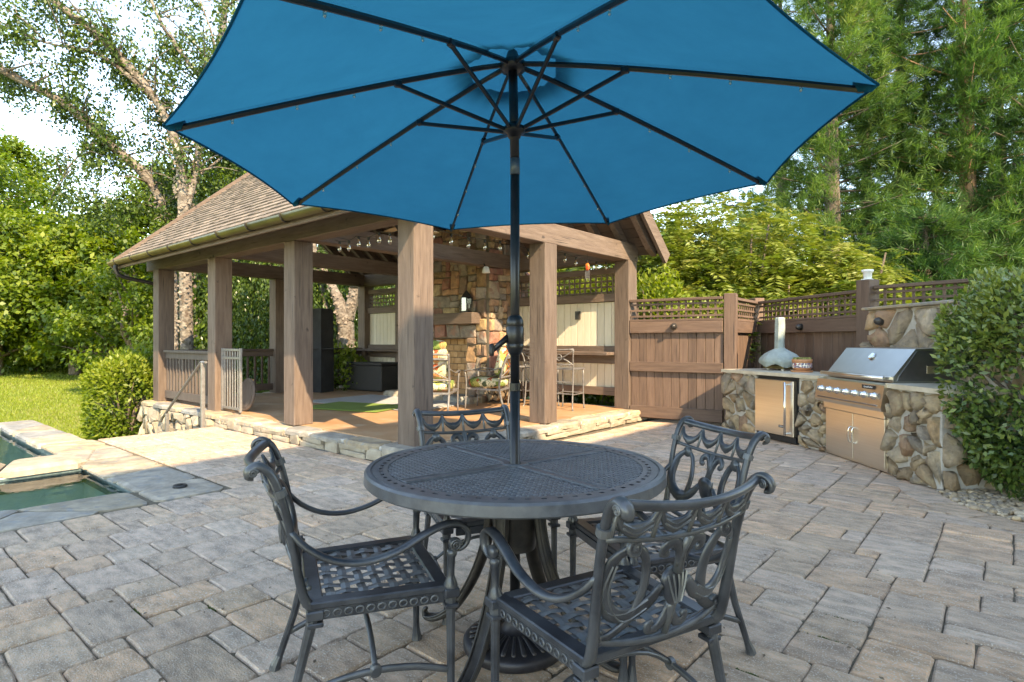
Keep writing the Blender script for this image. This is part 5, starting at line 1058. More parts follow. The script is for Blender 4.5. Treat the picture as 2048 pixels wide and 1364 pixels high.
# bar stools
def stool(loc, rz, label):
    t = thing('bar_stool', label, 'bar stool', (*loc, FZ), 'iron bar stools at the shelf', rz, True); m = 'pale_iron'
    for s_ in (-1, 1):
        MB().tube([(s_ * .2, .2, 0), (s_ * .185, .19, .04), (s_ * .18, .18, .4), (s_ * .18, .18, .62)], [.016, .012, .011, .012], 8, up=(1, 0, 0), sub=2).obj('leg', m, t, True)
        MB().tube([(s_ * .21, -.24, 0), (s_ * .19, -.22, .04), (s_ * .185, -.19, .4), (s_ * .19, -.19, .62), (s_ * .205, -.23, .8), (s_ * .235, -.28, .93)], [.016, .012, .011, .012, .012, .014], 8, up=(1, 0, 0), sub=2).obj('leg', m, t, True)
        MB().bar((s_ * .183, -.2, .24), (s_ * .183, .18, .24), .014, .014).obj('foot_rail', m, t)
    for y, z in ((-.2, .25), (.18, .25), (-.19, .43)): MB().bar((-.183, y, z), (.183, y, z), .014, .016).obj('foot_rail', m, t)
    MB().box(0, 0, .63, .4, .4, .025, bev=.01).obj('seat', m, t)
    MB().tube([(-.24, -.285, .935), (0, -.32, .925), (.24, -.285, .935)], [(.016, .012)] * 3, 8, sub=3).obj('back_rail', m, t, True)
    MB().tube([(-.2, -.215, .7), (0, -.25, .7), (.2, -.215, .7)], .01, 8, sub=3).obj('back_rail', m, t, True)
    MB().tube([(-.23, -.285, .92), (-.1, -.29, .83), (0, -.29, .81), (.1, -.29, .83), (.23, -.285, .92)], .009, 6, sub=3).obj('back_scroll', m, t, True)
    MB().tube([(-.19, -.22, .7), (-.1, -.25, .77), (0, -.275, .8), (.1, -.25, .77), (.19, -.22, .7)], .009, 6, sub=3).obj('back_scroll', m, t, True)
    MB().tube([(.045 * math.cos(a), -.292, .81 + .045 * math.sin(a)) for a in np.linspace(0, 6.283, 14, endpoint=False)], .008, 6, up=(0, 1, 0), closed=True).obj('back_ring', m, t, True)
stool((-5.28, 7.55), R(8), 'iron bar stool at the shelf, next to the pavilion corner post by the gate'); stool((-5.82, 7.6), R(-4), 'iron bar stool at the shelf, second from the gate, behind the middle gable post'); stool((-6.38, 7.62), R(-30), 'iron bar stool beside the fireplace corner')
# rug, putting mat, deck box, tall covered cabinet, log basket, lantern, chime, gate leaf
def flatmat(name, label, cat, c, w, d, rz, z, m, edge):
    t = thing(name, label, cat, (*c, FZ)); MB().box(*c, z, w, d, .008, rz, .003).obj('pile', m, t); b = MB()
    for s_ in (-1, 1):
        b.box(c[0] + math.cos(rz) * s_ * w / 2, c[1] + math.sin(rz) * s_ * w / 2, z, .02, d, .011, rz); b.box(c[0] - math.sin(rz) * s_ * d / 2, c[1] + math.cos(rz) * s_ * d / 2, z, w, .02, .0112, rz)
    b.obj('binding', edge, t)
flatmat('rug', 'flat grey rug before the fireplace', 'rug', (-8.2, 6.35), 2.6, 1.5, .1, FZ + .005, 'grey_rug', 'grey_rug')
flatmat('putting_mat', 'green turf putting mat on the pavilion floor', 'mat', (-7.95, 5.5), 1.45, .95, .3, FZ + .015, 'turf_mat', 'turf_mat')
dk = thing('deck_box', 'dark wicker storage box in the far pavilion corner', 'box', (-10.5, 7.7, FZ)); MB().box(-10.5, 7.7, FZ + .28, 1.15, .6, .54, .1, .02).obj('body', 'wicker', dk); MB().box(-10.5, 7.7, FZ + .575, 1.2, .65, .05, .1, .015).obj('lid', 'wicker', dk)
tc_ = thing('covered_heater', 'tall thing under a black cloth cover by the far railing', 'covered heater', (-11.0, 6.75, FZ)); MB().tube([(-11.0, 6.75, FZ), (-11.0, 6.75, FZ + .5), (-11, 6.75, FZ + 1.6), (-11, 6.75, FZ + 1.72), (-11, 6.75, FZ + 1.74)], [(.3, .26), (.3, .26), (.29, .25), (.27, .23), (.15, .12)], 4, up=(.6, 1, 0)).obj('cover', 'dark_cloth', tc_); MB().bar((-11.22, 6.55, FZ + .9), (-10.78, 6.95, FZ + .9), .5, .02).obj('strap', 'dark_cloth', tc_)
# log rack
lr = thing('log_rack', 'iron log rack stacked with firewood beside the fireplace', 'log rack', (-6.6, 7.25, FZ))
for s_ in (-.18, .18): MB().tube([(-6.6 + .22 * math.cos(a), 7.55 + s_, FZ + .27 + .24 * math.sin(a)) for a in np.linspace(0, 6.283, 22, endpoint=False)], .01, 6, up=(0, 1, 0), closed=True).obj('hoop', 'dark_metal', lr)
for (x, z) in ((-.1, .12), (.02, .11), (.12, .15), (-.06, .21), (.06, .22), (0, .32), (-.1, .3), (.11, .29)): MB().tube([(-6.6 + x, 7.3, FZ + z), (-6.6 + x, 7.8, FZ + z)], .05, 7, up=(1, 0, 0)).obj('log', 'log', lr)
# lantern
x, y, z = -7.35, FY0 - .13, 1.73; ln = thing('lantern', 'dark metal lantern on the mantel', 'lantern', (x, y, z))
MB().box(x, y, z + .012, .17, .17, .024).obj('base', 'dark_metal', ln); MB().box(x, y, z + .15, .13, .13, .24).obj('glass', 'lantern_glass', ln)
for a in (-.07, .07):
    for b_ in (-.07, .07): MB().box(x + a, y + b_, z + .15, .014, .014, .25).obj('frame_bar', 'dark_metal', ln)
MB().lathe([(.13, .27), (.07, .34), (.03, .38), (.01, .4)], 4, (x, y, z)).obj('lid', 'dark_metal', ln); MB().lathe([(.03, .03), (.03, .16), (.002, .165)], 12, (x, y, z)).obj('candle', 'white_paint', ln)
# wall lamp and beam spot
x, y = -5.55, NB + .125; wl = thing('wall_lamp', 'small dark box lamp on the cream boards', 'lamp', (x, y, 1.6)); MB().box(x, y, 1.66, .09, .05, .14).obj('shade', 'lamp_dark', wl); MB().box(x, y - .03, 1.66, .06, .012, .1).obj('front', 'black_plastic', wl)
sp2 = thing('spot_lamp', 'round spot lamp under the tie beam by the chimney', 'lamp', (-6.9, 7.2, 2.4)); MB().lathe([(.03, .1), (.05, .08), (.07, 0), (.065, -.01), (.002, -.008)], 16, (-6.7, 7.2, 2.38)).obj('shade', 'white_paint', sp2, True); MB().tube([(-6.7, 7.2, 2.46), (-6.75, 7.2, 2.53)], .012, 6).obj('bracket', 'dark_metal', sp2)
# wind chime
x, y = A0 - .14, 7.15; z = 2.49; wc = thing('wind_chime', 'orange glass wind chime hanging from the gable beam', 'wind chime', (x, y, z))
MB().tube([(x, y, z), (x, y, z - .12)], .002, 4, up=(1, 0, 0)).obj('cord', 'black_plastic', wc); MB().blob((x, y, z - .19), (.032, .02, .05), .8, 10, 8, jit=.15).obj('glass', 'red_glass', wc)
for k in range(4): MB().tube([(x + .02 * (k - 1.5), y, z - .24), (x + .02 * (k - 1.5), y, z - .36 - .03 * (k % 2))], .003, 6, up=(1, 0, 0)).obj('rod', 'pale_iron', wc)
# metal gate leaf at the pavilion entrance
gx0, gx1, gy_ = F2 + .03, F2 + .62, NF + .1; mg = thing('metal_gate', 'grey metal bar gate at the pavilion entrance', 'gate', ((gx0 + gx1) / 2, gy_, FZ))
for x in (gx0, gx1): piece('stile', (.035, .035, .93), (x, gy_, .66), 'steel_rail', mg)
for z in (.24, .98, 1.1): piece('rail', (gx1 - gx0 - .035, .03, .035), ((gx0 + gx1) / 2, gy_, z), 'steel_rail', mg)
for k in range(6): piece('bar', (.018, .018, .84), (gx0 + (k + 1) * (gx1 - gx0) / 7, gy_, .67), 'steel_rail', mg)
# round tabletop leaning behind it
rt = thing('round_board', 'round grey board leaning behind the metal gate', 'board', (-8.35, 4.15, FZ)); M = Matrix.Translation((-8.78, 4.14, FZ + .255)) @ Matrix.Rotation(R(82), 4, 'X') @ Matrix.Rotation(0, 4, 'Z')
b = MB().lathe([(.002, -.015), (.24, -.015), (.25, 0), (.24, .015), (.002, .015)], 32); b.v = [tuple(M @ Vector(v)) for v in b.v]; b.obj('disc', 'rail_grey', rt); b = MB().lathe([(.2, .0152), (.2, .02), (.19, .02)], 32); b.v = [tuple(M @ Vector(v)) for v in b.v]; b.obj('ring', 'rail_grey', rt)
# handrail of the steps
hr = thing('handrail', 'grey metal handrail sloping down the steps', 'handrail', (-8.76, 3.5, 0))
MB().box(-8.76, 3.5, .46, .05, .05, .93, bev=.006).obj('post', 'steel_rail', hr); MB().box(-10.1, 3.5, -.22, .05, .05, .62, bev=.006).obj('post', 'steel_rail', hr)
MB().tube([(-8.66, 3.5, .93), (-8.8, 3.5, .93), (-8.9, 3.5, .87), (-10.3, 3.5, -.0), (-10.36, 3.5, -.06)], [(.022, .018)] * 5, 8, up=(0, 0, 1)).obj('rail', 'steel_rail', hr)
# ================================================================ plants
def rnd(n): return RNG.random(n)
def unit(v): return v / np.maximum(np.linalg.norm(v, axis=-1, keepdims=True), 1e-9)
def leaves(name, P, A, N, L, W_, tone, m, parent=None, fold=.15, kind=None):
    """one folded four-cornered leaf per point; A = leaf axis, N = rough normal"""
    A = unit(A); S = unit(np.cross(A, N)); N = np.cross(S, A); L = np.broadcast_to(L, len(P))[:, None]; W_ = np.broadcast_to(W_, len(P))[:, None]
    V = np.stack([P, P + A * L * .45 + S * W_ * .5 + N * W_ * fold, P + A * L, P + A * L * .45 - S * W_ * .5 + N * W_ * fold], 1).reshape(-1, 3)
    return npmesh(name, V, np.arange(len(V)).reshape(-1, 4), m, parent, tone, kind)
def rdir(n): return unit(RNG.normal(size=(n, 3)))
def ball(n, shell=.5): return rdir(n) * (rnd(n) ** shell)[:, None]
def clumps(cs, rs_, n, flat=.75):
    """n points gathered in clumps; returns points and the outward direction"""
    cs = np.asarray(cs); k = RNG.integers(0, len(cs), n); b = ball(n, .45); b[:, 2] *= flat; return cs[k] + b * np.asarray(rs_)[k][:, None], b, k
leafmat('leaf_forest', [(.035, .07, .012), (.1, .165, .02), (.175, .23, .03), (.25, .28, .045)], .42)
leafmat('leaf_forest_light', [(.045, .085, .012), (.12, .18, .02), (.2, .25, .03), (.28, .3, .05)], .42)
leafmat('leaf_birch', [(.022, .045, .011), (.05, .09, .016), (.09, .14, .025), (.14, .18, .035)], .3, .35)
leafmat('leaf_sumac', [(.04, .075, .012), (.11, .16, .024), (.19, .225, .04), (.28, .28, .075)], .32)
leafmat('leaf_conifer', [(.02, .06, .02), (.055, .125, .03), (.12, .2, .045), (.22, .27, .07)], .35, .5)
leafmat('leaf_holly', [(.03, .065, .018), (.075, .13, .028), (.17, .22, .04), (.32, .34, .075)], .22, .3, .6)
leafmat('grass_blade', [(.13, .19, .022), (.21, .27, .032), (.28, .31, .055)], .35)
def limbs(mb, base, top, r0, r1, wob=.12, seg=7):
    base, top = Vector(base), Vector(top); P = []
    for k in range(seg + 1):
        t = k / seg; P.append(base.lerp(top, t) + Vector((random.gauss(0, wob), random.gauss(0, wob), 0)) * (math.sin(math.pi * t)))
    mb.tube(P, [r0 + (r1 - r0) * (k / seg) ** .8 for k in range(seg + 1)], 8, up=(1, 0, 0), sub=2); return P
def broadleaf(x, y, h, r, label, m='leaf_forest', n=9000, size=.2, bark='dark_bark', low=.25, ncl=46, name='broadleaf_tree', group=None, grp_kind='tree'):
    z0 = ground_z(x, y) - .05; t = thing(name, label, grp_kind, (x, y, z0), group); tm = MB(); P = limbs(tm, (x, y, z0), (x, y, z0 + h * .8), r * .075 + .05, .04)
    cs = []; rr = []
    for k in range(ncl):
        f = low + (1 - low) * rnd(1)[0] ** .8; prof = math.sin(math.pi * min(1, (f - low) / (1 - low) * .85 + .13)) ** .7; a = rnd(1)[0] * 6.28; q = r * prof * (.25 + .75 * rnd(1)[0] ** .5)
        c = (x + q * math.cos(a), y + q * math.sin(a), z0 + h * f); cs.append(c); rr.append(r * (.2 + .18 * rnd(1)[0]))
        if k % 3 == 0: zz = max(z0 + h * .12, c[2] - q * .7); j = min(len(P) - 1, int((zz - z0) / (h * .8) * (len(P) - 1))); tm.tube([P[j], Vector(P[j]).lerp(Vector(c), .5) + Vector((0, 0, .1)), c], [.035 * r ** .5, .022 * r ** .5, .008], 5, up=(1, 0, 0))
    tm.obj('trunk', bark, t, True); pts, b, k = clumps(cs, rr, n); out = unit(pts - np.array([x, y, z0 + h * .5]))
    A = unit(rdir(n) + b * .6 + np.array([0, 0, -.45])); N = unit(rdir(n) * .7 + out * .4 + np.array([0, 0, .8])); tn = np.clip(.35 + .3 * b[:, 2] + RNG.normal(0, .17, n) + RNG.normal(0, .1, ncl)[k], 0, 1)
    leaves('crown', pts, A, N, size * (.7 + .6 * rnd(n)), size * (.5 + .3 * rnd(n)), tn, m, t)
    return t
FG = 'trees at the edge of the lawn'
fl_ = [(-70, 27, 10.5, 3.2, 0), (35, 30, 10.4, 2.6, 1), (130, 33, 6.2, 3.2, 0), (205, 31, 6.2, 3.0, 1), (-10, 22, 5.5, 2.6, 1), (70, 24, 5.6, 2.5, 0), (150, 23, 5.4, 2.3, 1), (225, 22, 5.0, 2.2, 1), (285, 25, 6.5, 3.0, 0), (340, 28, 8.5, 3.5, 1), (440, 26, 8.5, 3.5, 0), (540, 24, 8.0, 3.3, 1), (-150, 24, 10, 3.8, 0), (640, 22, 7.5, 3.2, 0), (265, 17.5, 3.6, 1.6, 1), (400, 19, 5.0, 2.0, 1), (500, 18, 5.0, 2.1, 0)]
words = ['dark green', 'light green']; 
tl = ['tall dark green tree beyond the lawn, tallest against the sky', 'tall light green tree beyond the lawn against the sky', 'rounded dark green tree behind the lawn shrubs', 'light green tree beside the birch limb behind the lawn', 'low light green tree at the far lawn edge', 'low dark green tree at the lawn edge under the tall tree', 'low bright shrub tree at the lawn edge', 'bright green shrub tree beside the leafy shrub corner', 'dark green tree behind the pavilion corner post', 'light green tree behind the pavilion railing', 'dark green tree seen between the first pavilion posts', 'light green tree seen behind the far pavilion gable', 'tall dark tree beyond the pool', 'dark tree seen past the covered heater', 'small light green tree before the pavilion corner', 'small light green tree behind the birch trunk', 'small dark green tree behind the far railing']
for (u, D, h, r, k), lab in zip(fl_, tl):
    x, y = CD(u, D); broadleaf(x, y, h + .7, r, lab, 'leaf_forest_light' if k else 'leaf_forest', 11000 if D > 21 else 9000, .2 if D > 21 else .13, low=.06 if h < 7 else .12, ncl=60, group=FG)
# far wood behind everything
nf = 42000; a = R(40.4 + 90) + (rnd(nf) - .5) * R(150); d = 46 + rnd(nf) * 9; hz = rnd(nf) ** .9 * (8.5 + 2.0 * np.sin(a * 17) + 1.4 * np.sin(a * 41)); P = np.stack([np.cos(a) * d, np.sin(a) * d, hz - .3], 1)
leaves('far_wood', P, rdir(nf), unit(rdir(nf) + np.array([.3, -.2, .8])), .85, .65, np.clip(RNG.normal(.3, .2, nf), 0, 1), 'leaf_forest', None, kind='stuff')
bpy.data.objects['far_wood']['label'] = 'far green wood closing the view behind the garden'; bpy.data.objects['far_wood']['category'] = 'wood'

# ---- birches
def birch(label, strokes, D0, n, size, bark='birch_bark', spread=.75, seed=1, hang=0):
    rb = random.Random(seed); x0, y0 = CD(strokes[0][0][0], D0); z0 = ground_z(x0, y0) - .05; t = thing('birch_tree', label, 'tree', (x0, y0, z0), None); tm = MB(); cs = []; rr = []
    for st_ in strokes:
        P = []; rad = []
        for (u, v, dd, r_) in st_: D = D0 + dd; x, y = CD(u, D); P.append((x, y, ZV(v, D) if v < 900 else z0)); rad.append(r_ * (1.25 if .03 < r_ < .1 else .82 if D0 < 15 else 1))
        tm.tube(P, rad, 10, up=(1, 0, 0), sub=4)
        for i in range(len(P) - 1):
            for q in range(5):
                s_ = rb.random(); b = Vector(P[i]).lerp(Vector(P[i + 1]), s_)
                if b.z < 3.0 or (rad[i] > .13): continue
                e = b + Vector((rb.gauss(0, .7), rb.gauss(0, .7), rb.uniform(-.2, .9))) * spread * 1.3
                tm.tube([b, b.lerp(e, .5) + Vector((0, 0, .12)), e], [min(.035, rad[i] * .4), .014, .006], 5, up=(1, 0, 0), sub=2)
                for w in (.35, .65, 1.0): c = b.lerp(e, w); cs.append((c.x - SY * (.45 if rad[i] > .03 else 0), c.y + CY * (.45 if rad[i] > .03 else 0), c.z - .1)); rr.append(spread * rb.uniform(.28, .5))
    tm.obj('trunk', bark, t, True)
    fp_, fa_, fn_ = [], [], []
    for st_ in strokes:
        for (a_, b_) in zip(st_, st_[1:]):
            if a_[3] < .06: continue
            pa_ = np.array([*CD(a_[0], D0 + a_[2]), ZV(a_[1], D0 + a_[2]) if a_[1] < 900 else z0]); pb_ = np.array([*CD(b_[0], D0 + b_[2]), ZV(b_[1], D0 + b_[2])]); m_ = int(np.linalg.norm(pb_ - pa_) * 46 * a_[3] / .15); s_ = rnd(m_)[:, None]; dd_ = unit(rdir(m_) * np.array([1, 1, .1])); rr_ = (a_[3] + (b_[3] - a_[3]) * s_) * .97
            fp_.append(pa_ + (pb_ - pa_) * s_ + dd_ * rr_); fn_.append(dd_); fa_.append(unit(np.cross(dd_, [0, 0, 1.]) + dd_ * .2 + rdir(m_) * .2))
    fp_, fa_, fn_ = map(np.concatenate, (fp_, fa_, fn_)); leaves('bark_flakes', fp_, fa_, fn_ + rdir(len(fp_)) * .3, .05 + .09 * rnd(len(fp_)), .05 + .05 * rnd(len(fp_)), rnd(len(fp_)), 'bark_flake', t, .2, 'stuff'); cs = np.array(cs); pts, b, k = clumps(cs, np.array(rr), n, .8); pts[:, 2] -= rnd(n) ** 2 * hang
    A = unit(rdir(n) * .8 + np.array([0, 0, -.8])); tn = np.clip(RNG.normal(.38, .24, n), 0, 1); leaves('crown', pts, A, rdir(n), size * (.7 + .6 * rnd(n)), size * (.55 + .25 * rnd(n)), tn, 'leaf_birch', t)
birch('tall peeling birch with three pale limbs behind the pavilion roof', [
    [(378, 950, 0, .2), (374, 700, 0, .185), (371, 560, 0, .175), (368, 430, 0, .17), (362, 340, 0, .14), (345, 265, 0, .12), (305, 190, -.2, .1), (250, 125, -.4, .085), (190, 65, -.6, .07), (105, 0, -.9, .06), (20, -90, -1.2, .045), (-60, -180, -1.5, .03)],
    [(370, 420, 0, .13), (392, 340, .2, .1), (405, 250, .4, .09), (425, 150, .6, .08), (445, 60, .8, .07), (455, -60, 1.0, .055), (470, -200, 1.1, .035)],
    [(352, 900, .8, .12), (345, 500, .8, .115), (328, 420, .7, .1), (290, 350, .5, .095), (215, 285, .2, .085), (140, 215, -.2, .075), (60, 170, -.6, .065), (-20, 130, -1.0, .05), (-120, 70, -1.4, .035)],
    [(300, 190, -.2, .05), (200, 110, -.6, .035), (90, 85, -1, .025), (-20, 40, -1.4, .018)], [(420, 180, .6, .05), (330, 60, .2, .035), (280, -60, 0, .02)], [(345, 265, 0, .05), (430, 130, -.6, .03), (400, 0, -.8, .02)],
    [(200, 275, .2, .03), (140, 330, -.1, .02), (100, 400, -.2, .012)], [(330, 420, .7, .03), (240, 400, .3, .02), (150, 430, .1, .012)], [(365, 380, 0, .04), (450, 310, .8, .03), (520, 260, 1, .02)]], 14.2, 34000, .09, spread=.72, seed=4, hang=.6)
birch('forked peeling birch seen through the pavilion beyond the far railing', [
    [(692, 950, 0, .24), (692, 700, 0, .225), (690, 640, 0, .22), (672, 590, 0, .13), (650, 545, .1, .1), (620, 480, .3, .08), (590, 400, .5, .06), (570, 300, .6, .04)], [(695, 640, 0, .18), (705, 600, 0, .15), (715, 550, 0, .13), (730, 450, .2, .1), (745, 350, .3, .07)], [(668, 900, .3, .06), (655, 640, .3, .055), (640, 560, .4, .05), (620, 480, .5, .04)]], 16.0, 9000, .08, 'birch_bark', .7, 9, .8)
# weeping curtain behind the far gable
def weeping(u, D, h, r, n, label):
    x, y = CD(u, D); z0 = ground_z(x, y) - .05; t = thing('weeping_tree', label, 'tree', (x, y, z0), 'weeping trees behind the far gable'); tm = MB(); limbs(tm, (x, y, z0), (x, y, z0 + h * .8), .16, .06); tm.obj('trunk', 'dark_bark', t, True)
    ns = 300; a = rnd(ns) * 6.28; q = r * rnd(ns) ** .5; top = z0 + h * (1 - .45 * (q / r) ** 2) - rnd(ns) * .6; ln = (top - z0) * (.55 + .4 * rnd(ns)); k = RNG.integers(0, ns, n); s_ = rnd(n)
    P = np.stack([x + q[k] * np.cos(a[k]) + RNG.normal(0, .06, n), y + q[k] * np.sin(a[k]) + RNG.normal(0, .06, n), top[k] - ln[k] * s_], 1); A = unit(rdir(n) * .6 + np.array([0, 0, -1.0])); leaves('crown', P, A, rdir(n), .11, .05, np.clip(RNG.normal(.4, .22, n), 0, 1), 'leaf_birch', t)
weeping(560, 16.5, 5.6, 1.9, 16000, 'weeping tree with hanging strands behind the far railing, beside the forked birch'); weeping(470, 17.5, 5.4, 1.7, 12000, 'weeping tree with hanging strands behind the pavilion entrance gate'); weeping(650, 19, 6.0, 2.2, 14000, 'weeping tree with hanging strands behind the covered heater')

# ---- conifers with feathery tufts
def conifer(u, D, h, r, label, n_b=150, seed=0, light=0.0, mt=30):
    x, y = CD(u, D); z0 = ground_z(x, y) - .05; t = thing('conifer', label, 'tree', (x, y, z0), 'feathery conifers behind the fence'); rg = np.random.default_rng(seed + 50); tm = MB(); tm.tube([(x, y, z0), (x + .05, y, z0 + h * .35), (x, y + .05, z0 + h * .7), (x, y, z0 + h)], [.24, .18, .1, .02], 10, up=(1, 0, 0), sub=3)
    P, A, tn = [], [], []
    for b in range(n_b):
        f = .03 + .96 * (b + rg.random()) / n_b; a = b * 2.4 + rg.normal(0, .35); L_ = r * (1 - f) ** .62 * rg.uniform(.55, 1.12) + .25; up_ = rg.uniform(-.05, .4); dr = np.array([math.cos(a), math.sin(a), up_]); o = np.array([x, y, z0 + h * f]); c_ = rg.normal(0, .1)
        tm.tube([tuple(o), tuple(o + dr * L_ * .5 - np.array([0, 0, .05])), tuple(o + dr * L_)], [.03, .02, .006], 4, up=(0, 0, 1))
        nt = int(8 + L_ * 14); s_ = .1 + .92 * rg.random(nt) ** .7; c = o + dr * (L_ * s_)[:, None] + rg.normal(0, .11 + .07 * L_, (nt, 3)) * (.4 + s_)[:, None]
        for ci, ss in zip(c, s_):
            m = mt; d_ = unit(rg.normal(0, .62, (m, 3)) + dr * 1.0 + np.array([0, 0, rg.uniform(-.25, .5)])); P.append(np.repeat(ci[None], m, 0) + rg.normal(0, .03, (m, 3))); A.append(d_); tn.append(np.clip(rg.normal(.28 + .3 * (ss - .5) + light + c_, .13, m), 0, 1))
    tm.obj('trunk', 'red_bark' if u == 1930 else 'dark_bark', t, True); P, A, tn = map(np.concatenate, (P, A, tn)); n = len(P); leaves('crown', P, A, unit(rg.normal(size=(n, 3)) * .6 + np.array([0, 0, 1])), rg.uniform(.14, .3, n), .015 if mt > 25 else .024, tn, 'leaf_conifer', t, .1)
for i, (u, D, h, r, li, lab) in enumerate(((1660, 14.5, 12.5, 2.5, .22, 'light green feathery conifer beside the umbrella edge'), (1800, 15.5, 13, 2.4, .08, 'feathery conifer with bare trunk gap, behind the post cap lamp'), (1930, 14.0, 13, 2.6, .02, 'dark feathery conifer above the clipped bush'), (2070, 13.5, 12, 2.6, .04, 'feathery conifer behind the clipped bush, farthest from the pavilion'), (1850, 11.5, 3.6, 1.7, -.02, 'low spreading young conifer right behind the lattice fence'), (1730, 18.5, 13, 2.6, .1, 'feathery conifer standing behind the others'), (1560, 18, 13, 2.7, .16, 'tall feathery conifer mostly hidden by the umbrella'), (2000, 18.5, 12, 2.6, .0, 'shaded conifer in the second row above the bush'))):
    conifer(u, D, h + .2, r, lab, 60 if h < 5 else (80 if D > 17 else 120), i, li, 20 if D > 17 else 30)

# ---- pinnate-leaved sumac thicket behind the fence
def frond_tree(u, D, h, r, n, label, seed, low=.1):
    rg = np.random.default_rng(seed); x, y = CD(u, D); z0 = ground_z(x, y) - .05; t = thing('sumac_tree', label, 'tree', (x, y, z0), 'sumac trees behind the fence'); tm = MB(); P, A, Nn, Ls, tn = [], [], [], [], []
    for k in range(6):
        a = k * 1.05 + rg.random(); e = (x + r * .6 * math.cos(a), y + r * .6 * math.sin(a), z0 + h * rg.uniform(.55, .95)); tm.tube([(x + .1 * math.cos(a), y + .1 * math.sin(a), z0), (x + r * .25 * math.cos(a), y + r * .25 * math.sin(a), z0 + h * .4), e], [.06, .04, .015], 6, up=(1, 0, 0), sub=2)
    tm.obj('trunk', 'dark_bark', t, True)
    for k in range(n):
        b = unit(rg.normal(size=3)); b *= rg.random() ** .35; f = low + (1 - low) * (.5 + .5 * b[2]); o = np.array([x + b[0] * r, y + b[1] * r, z0 + h * f]); a = math.atan2(b[1], b[0]) + rg.normal(0, .7); ax = unit(np.array([math.cos(a), math.sin(a), rg.uniform(-.45, .8)])); L_ = rg.uniform(.35, .62); m = 10; tone = np.clip(rg.normal(.45 + .22 * b[2], .18), 0, 1)
        side = unit(np.cross(ax, [0, 0, 1])); upv = np.cross(side, ax); s_ = (np.arange(m) + .7) / m; c = o + ax * (L_ * s_)[:, None] - np.array([0, 0, 1]) * (s_ ** 2 * L_ * .5)[:, None]
        for sg in (-1, 1):
            P.append(c); d_ = unit(side * sg + ax * .45 - np.array([0, 0, .25]) + rg.normal(0, .1, (m, 3))); A.append(d_); Nn.append(np.repeat(upv[None], m, 0) + rg.normal(0, .4, (m, 3))); Ls.append((.07 + .08 * np.sin(np.pi * s_)) * L_ / .5); tn.append(np.full(m, tone) + rg.normal(0, .05, m))
    P, A, Nn, Ls, tn = map(np.concatenate, (P, A, Nn, Ls, tn)); leaves('crown', P, A, Nn, Ls, Ls * .33, np.clip(tn, 0, 1), 'leaf_sumac', t, .12)
for i, (u, D, h, r, n, lab) in enumerate(((1360, 12.0, 4.1, 1.9, 1500, 'sumac tree beside the pavilion gable'), (1490, 11.8, 4.2, 1.7, 1500, 'bright sumac tree behind the gate post'), (1620, 11.5, 3.4, 1.5, 1200, 'bright sumac tree behind the lattice fence and pizza oven'), (1430, 10.8, 2.3, 1.2, 800, 'low sumac behind the wooden gate lattice'), (1580, 10.9, 2.6, 1.1, 750, 'low sumac behind the long lattice strip'), (1700, 10.7, 3.1, 1.0, 600, 'yellow green sumac beside the post cap lamp'), (1275, 12.8, 4.8, 2.0, 1300, 'sumac tree behind the pavilion roof edge'), (1130, 12.4, 3.6, 1.6, 700, 'sumac tree seen through the bar lattice'), (1000, 13.0, 3.6, 1.6, 500, 'sumac behind the fireplace chimney'))):
    frond_tree(u, D, h, r, n, lab, i + 20, .04)
# ---- hedge shrubs just behind the fence
def shrub(x, y, z0, rx, ry, h, n, size, m, label, name='shrub', group=None, fold=.12, seed=0, stem='dark_bark', power=.6, core=True):
    rg = np.random.default_rng(seed + 300); t = thing(name, label, 'shrub', (x, y, z0), group); tm = MB()
    for k in range(9): a = k * .7; tm.tube([(x + .05 * math.cos(a), y + .05 * math.sin(a), z0 - .03), (x + rx * .3 * math.cos(a), y + ry * .3 * math.sin(a), z0 + h * .4), (x + rx * .75 * math.cos(a), y + ry * .75 * math.sin(a), z0 + h * (.5 + .4 * rg.random()))], [.03, .02, .006], 5, up=(1, 0, 0), sub=2)
    tm.obj('stem', stem, t, True); d = unit(rg.normal(size=(n, 3))); q = 1 - .36 * rg.random(n) ** 1.8; lump = 1 + .05 * np.sin(d[:, 0] * 7 + d[:, 2] * 5) + .06 * np.sin(d[:, 1] * 9 - d[:, 2] * 6); b = np.sign(d) * np.abs(d) ** power; b /= np.maximum(1, np.linalg.norm(b, axis=1, keepdims=True) ** .75); b *= (q * lump)[:, None]
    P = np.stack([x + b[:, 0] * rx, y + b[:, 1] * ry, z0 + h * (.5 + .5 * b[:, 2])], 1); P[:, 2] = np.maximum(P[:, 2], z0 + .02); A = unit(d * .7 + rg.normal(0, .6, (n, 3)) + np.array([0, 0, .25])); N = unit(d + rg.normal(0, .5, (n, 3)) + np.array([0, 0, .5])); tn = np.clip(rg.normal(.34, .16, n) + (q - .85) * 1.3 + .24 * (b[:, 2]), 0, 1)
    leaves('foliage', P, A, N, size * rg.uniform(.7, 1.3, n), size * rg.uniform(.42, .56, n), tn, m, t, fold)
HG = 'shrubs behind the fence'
for i, (u, D) in enumerate(((1300, 10.2), (1390, 10.0))): shrub(*CD(u, D), -.02, .75, .6, 2.05, 5200, .09, 'leaf_sumac', ['pale green shrub behind the gate next to the pavilion post', 'pale green shrub behind the gate lattice'][i], group=HG, seed=i)
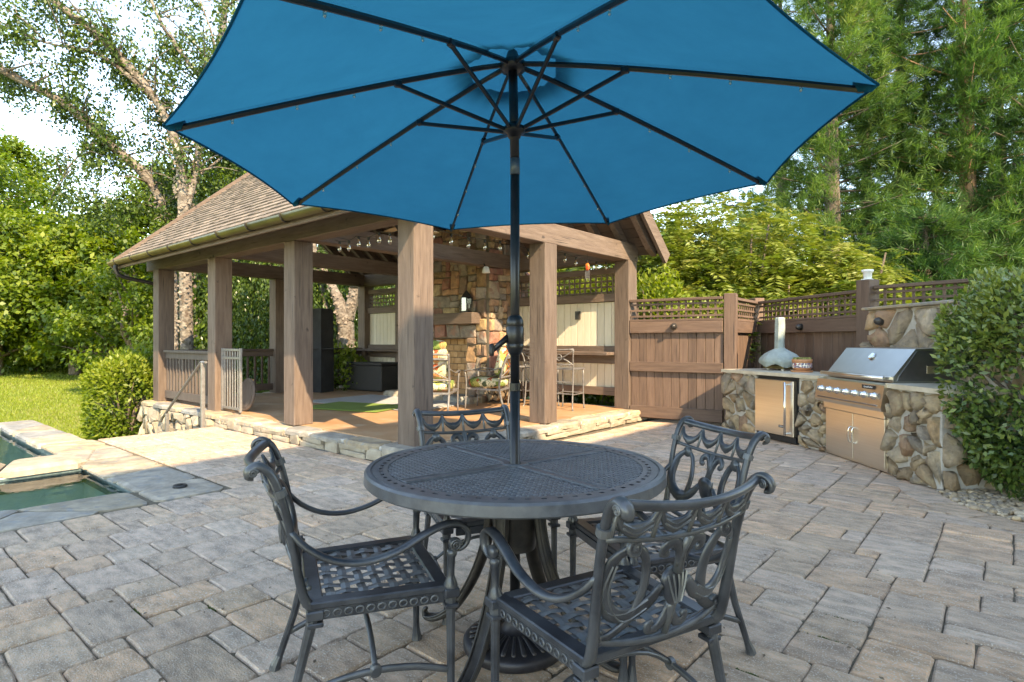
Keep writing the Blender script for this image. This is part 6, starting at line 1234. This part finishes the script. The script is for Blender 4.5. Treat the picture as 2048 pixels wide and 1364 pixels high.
for i, (x, y) in enumerate(((-5.6, 9.2), (-6.6, 9.3), (-4.7, 9.1))): shrub(x, y, -.02, .7, .5, 2.5, 4200, .1, 'leaf_forest_light', ['green shrub behind the bar lattice', 'green shrub behind the chimney side', 'green shrub behind the corner post lattice'][i], group=HG, seed=i + 5)
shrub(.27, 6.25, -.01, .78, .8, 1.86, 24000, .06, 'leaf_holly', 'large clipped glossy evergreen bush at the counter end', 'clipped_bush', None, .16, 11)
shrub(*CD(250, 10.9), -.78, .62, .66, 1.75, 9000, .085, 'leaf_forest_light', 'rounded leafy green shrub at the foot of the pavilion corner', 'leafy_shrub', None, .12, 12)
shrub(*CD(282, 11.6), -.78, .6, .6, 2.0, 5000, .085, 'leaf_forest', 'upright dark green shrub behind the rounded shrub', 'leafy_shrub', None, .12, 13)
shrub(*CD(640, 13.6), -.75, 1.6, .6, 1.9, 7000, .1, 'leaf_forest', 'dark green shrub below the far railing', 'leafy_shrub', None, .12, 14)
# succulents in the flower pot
x, y = G(1604, 744, CZ + .042); n = 160; a = rnd(n) * 6.28; q = .1 * rnd(n) ** .5; P = np.stack([x + q * np.cos(a), y + q * np.sin(a), np.full(n, oz + .15)], 1); leaves('succulent', P, unit(rdir(n) * .5 + np.array([0, 0, 1])), rdir(n), .04, .014, rnd(n), 'leaf_succulent', pt)
# ---- grass blades on the near lawn
n = 90000; u = -420 + 900 * rnd(n); D = 8.6 + 22 * rnd(n) ** 1.6; X = (u - 1024) / F * D; gx = CY * X - SY * D; gy2 = SY * X + CY * D; ok = (gx < -8.9) & ((gy2 > 2.2) | (gx < -11.7)) & ~((gx > -12) & (gy2 > 3.4) & (gy2 < 8.7)) & ~((gx > -10.5) & (gy2 > 2.1) & (gy2 < 3.7)); gx, gy2, D = gx[ok], gy2[ok], D[ok]
gz = np.array([ground_z(a, b) for a, b in zip(gx, gy2)]); n = len(gx); P = np.stack([gx, gy2, gz - .005], 1); g = leaves('grass', P, unit(rdir(n) * .55 + np.array([0, 0, 1])), rdir(n), .07 + .02 * rnd(n), .014 * D / 12, rnd(n), 'grass_blade', None, kind='stuff'); g['label'] = 'short bright green lawn grass'; g['category'] = 'grass'
for o in bpy.data.objects:
    for k in ('_local', '_t'):
        if k in o: del o[k]
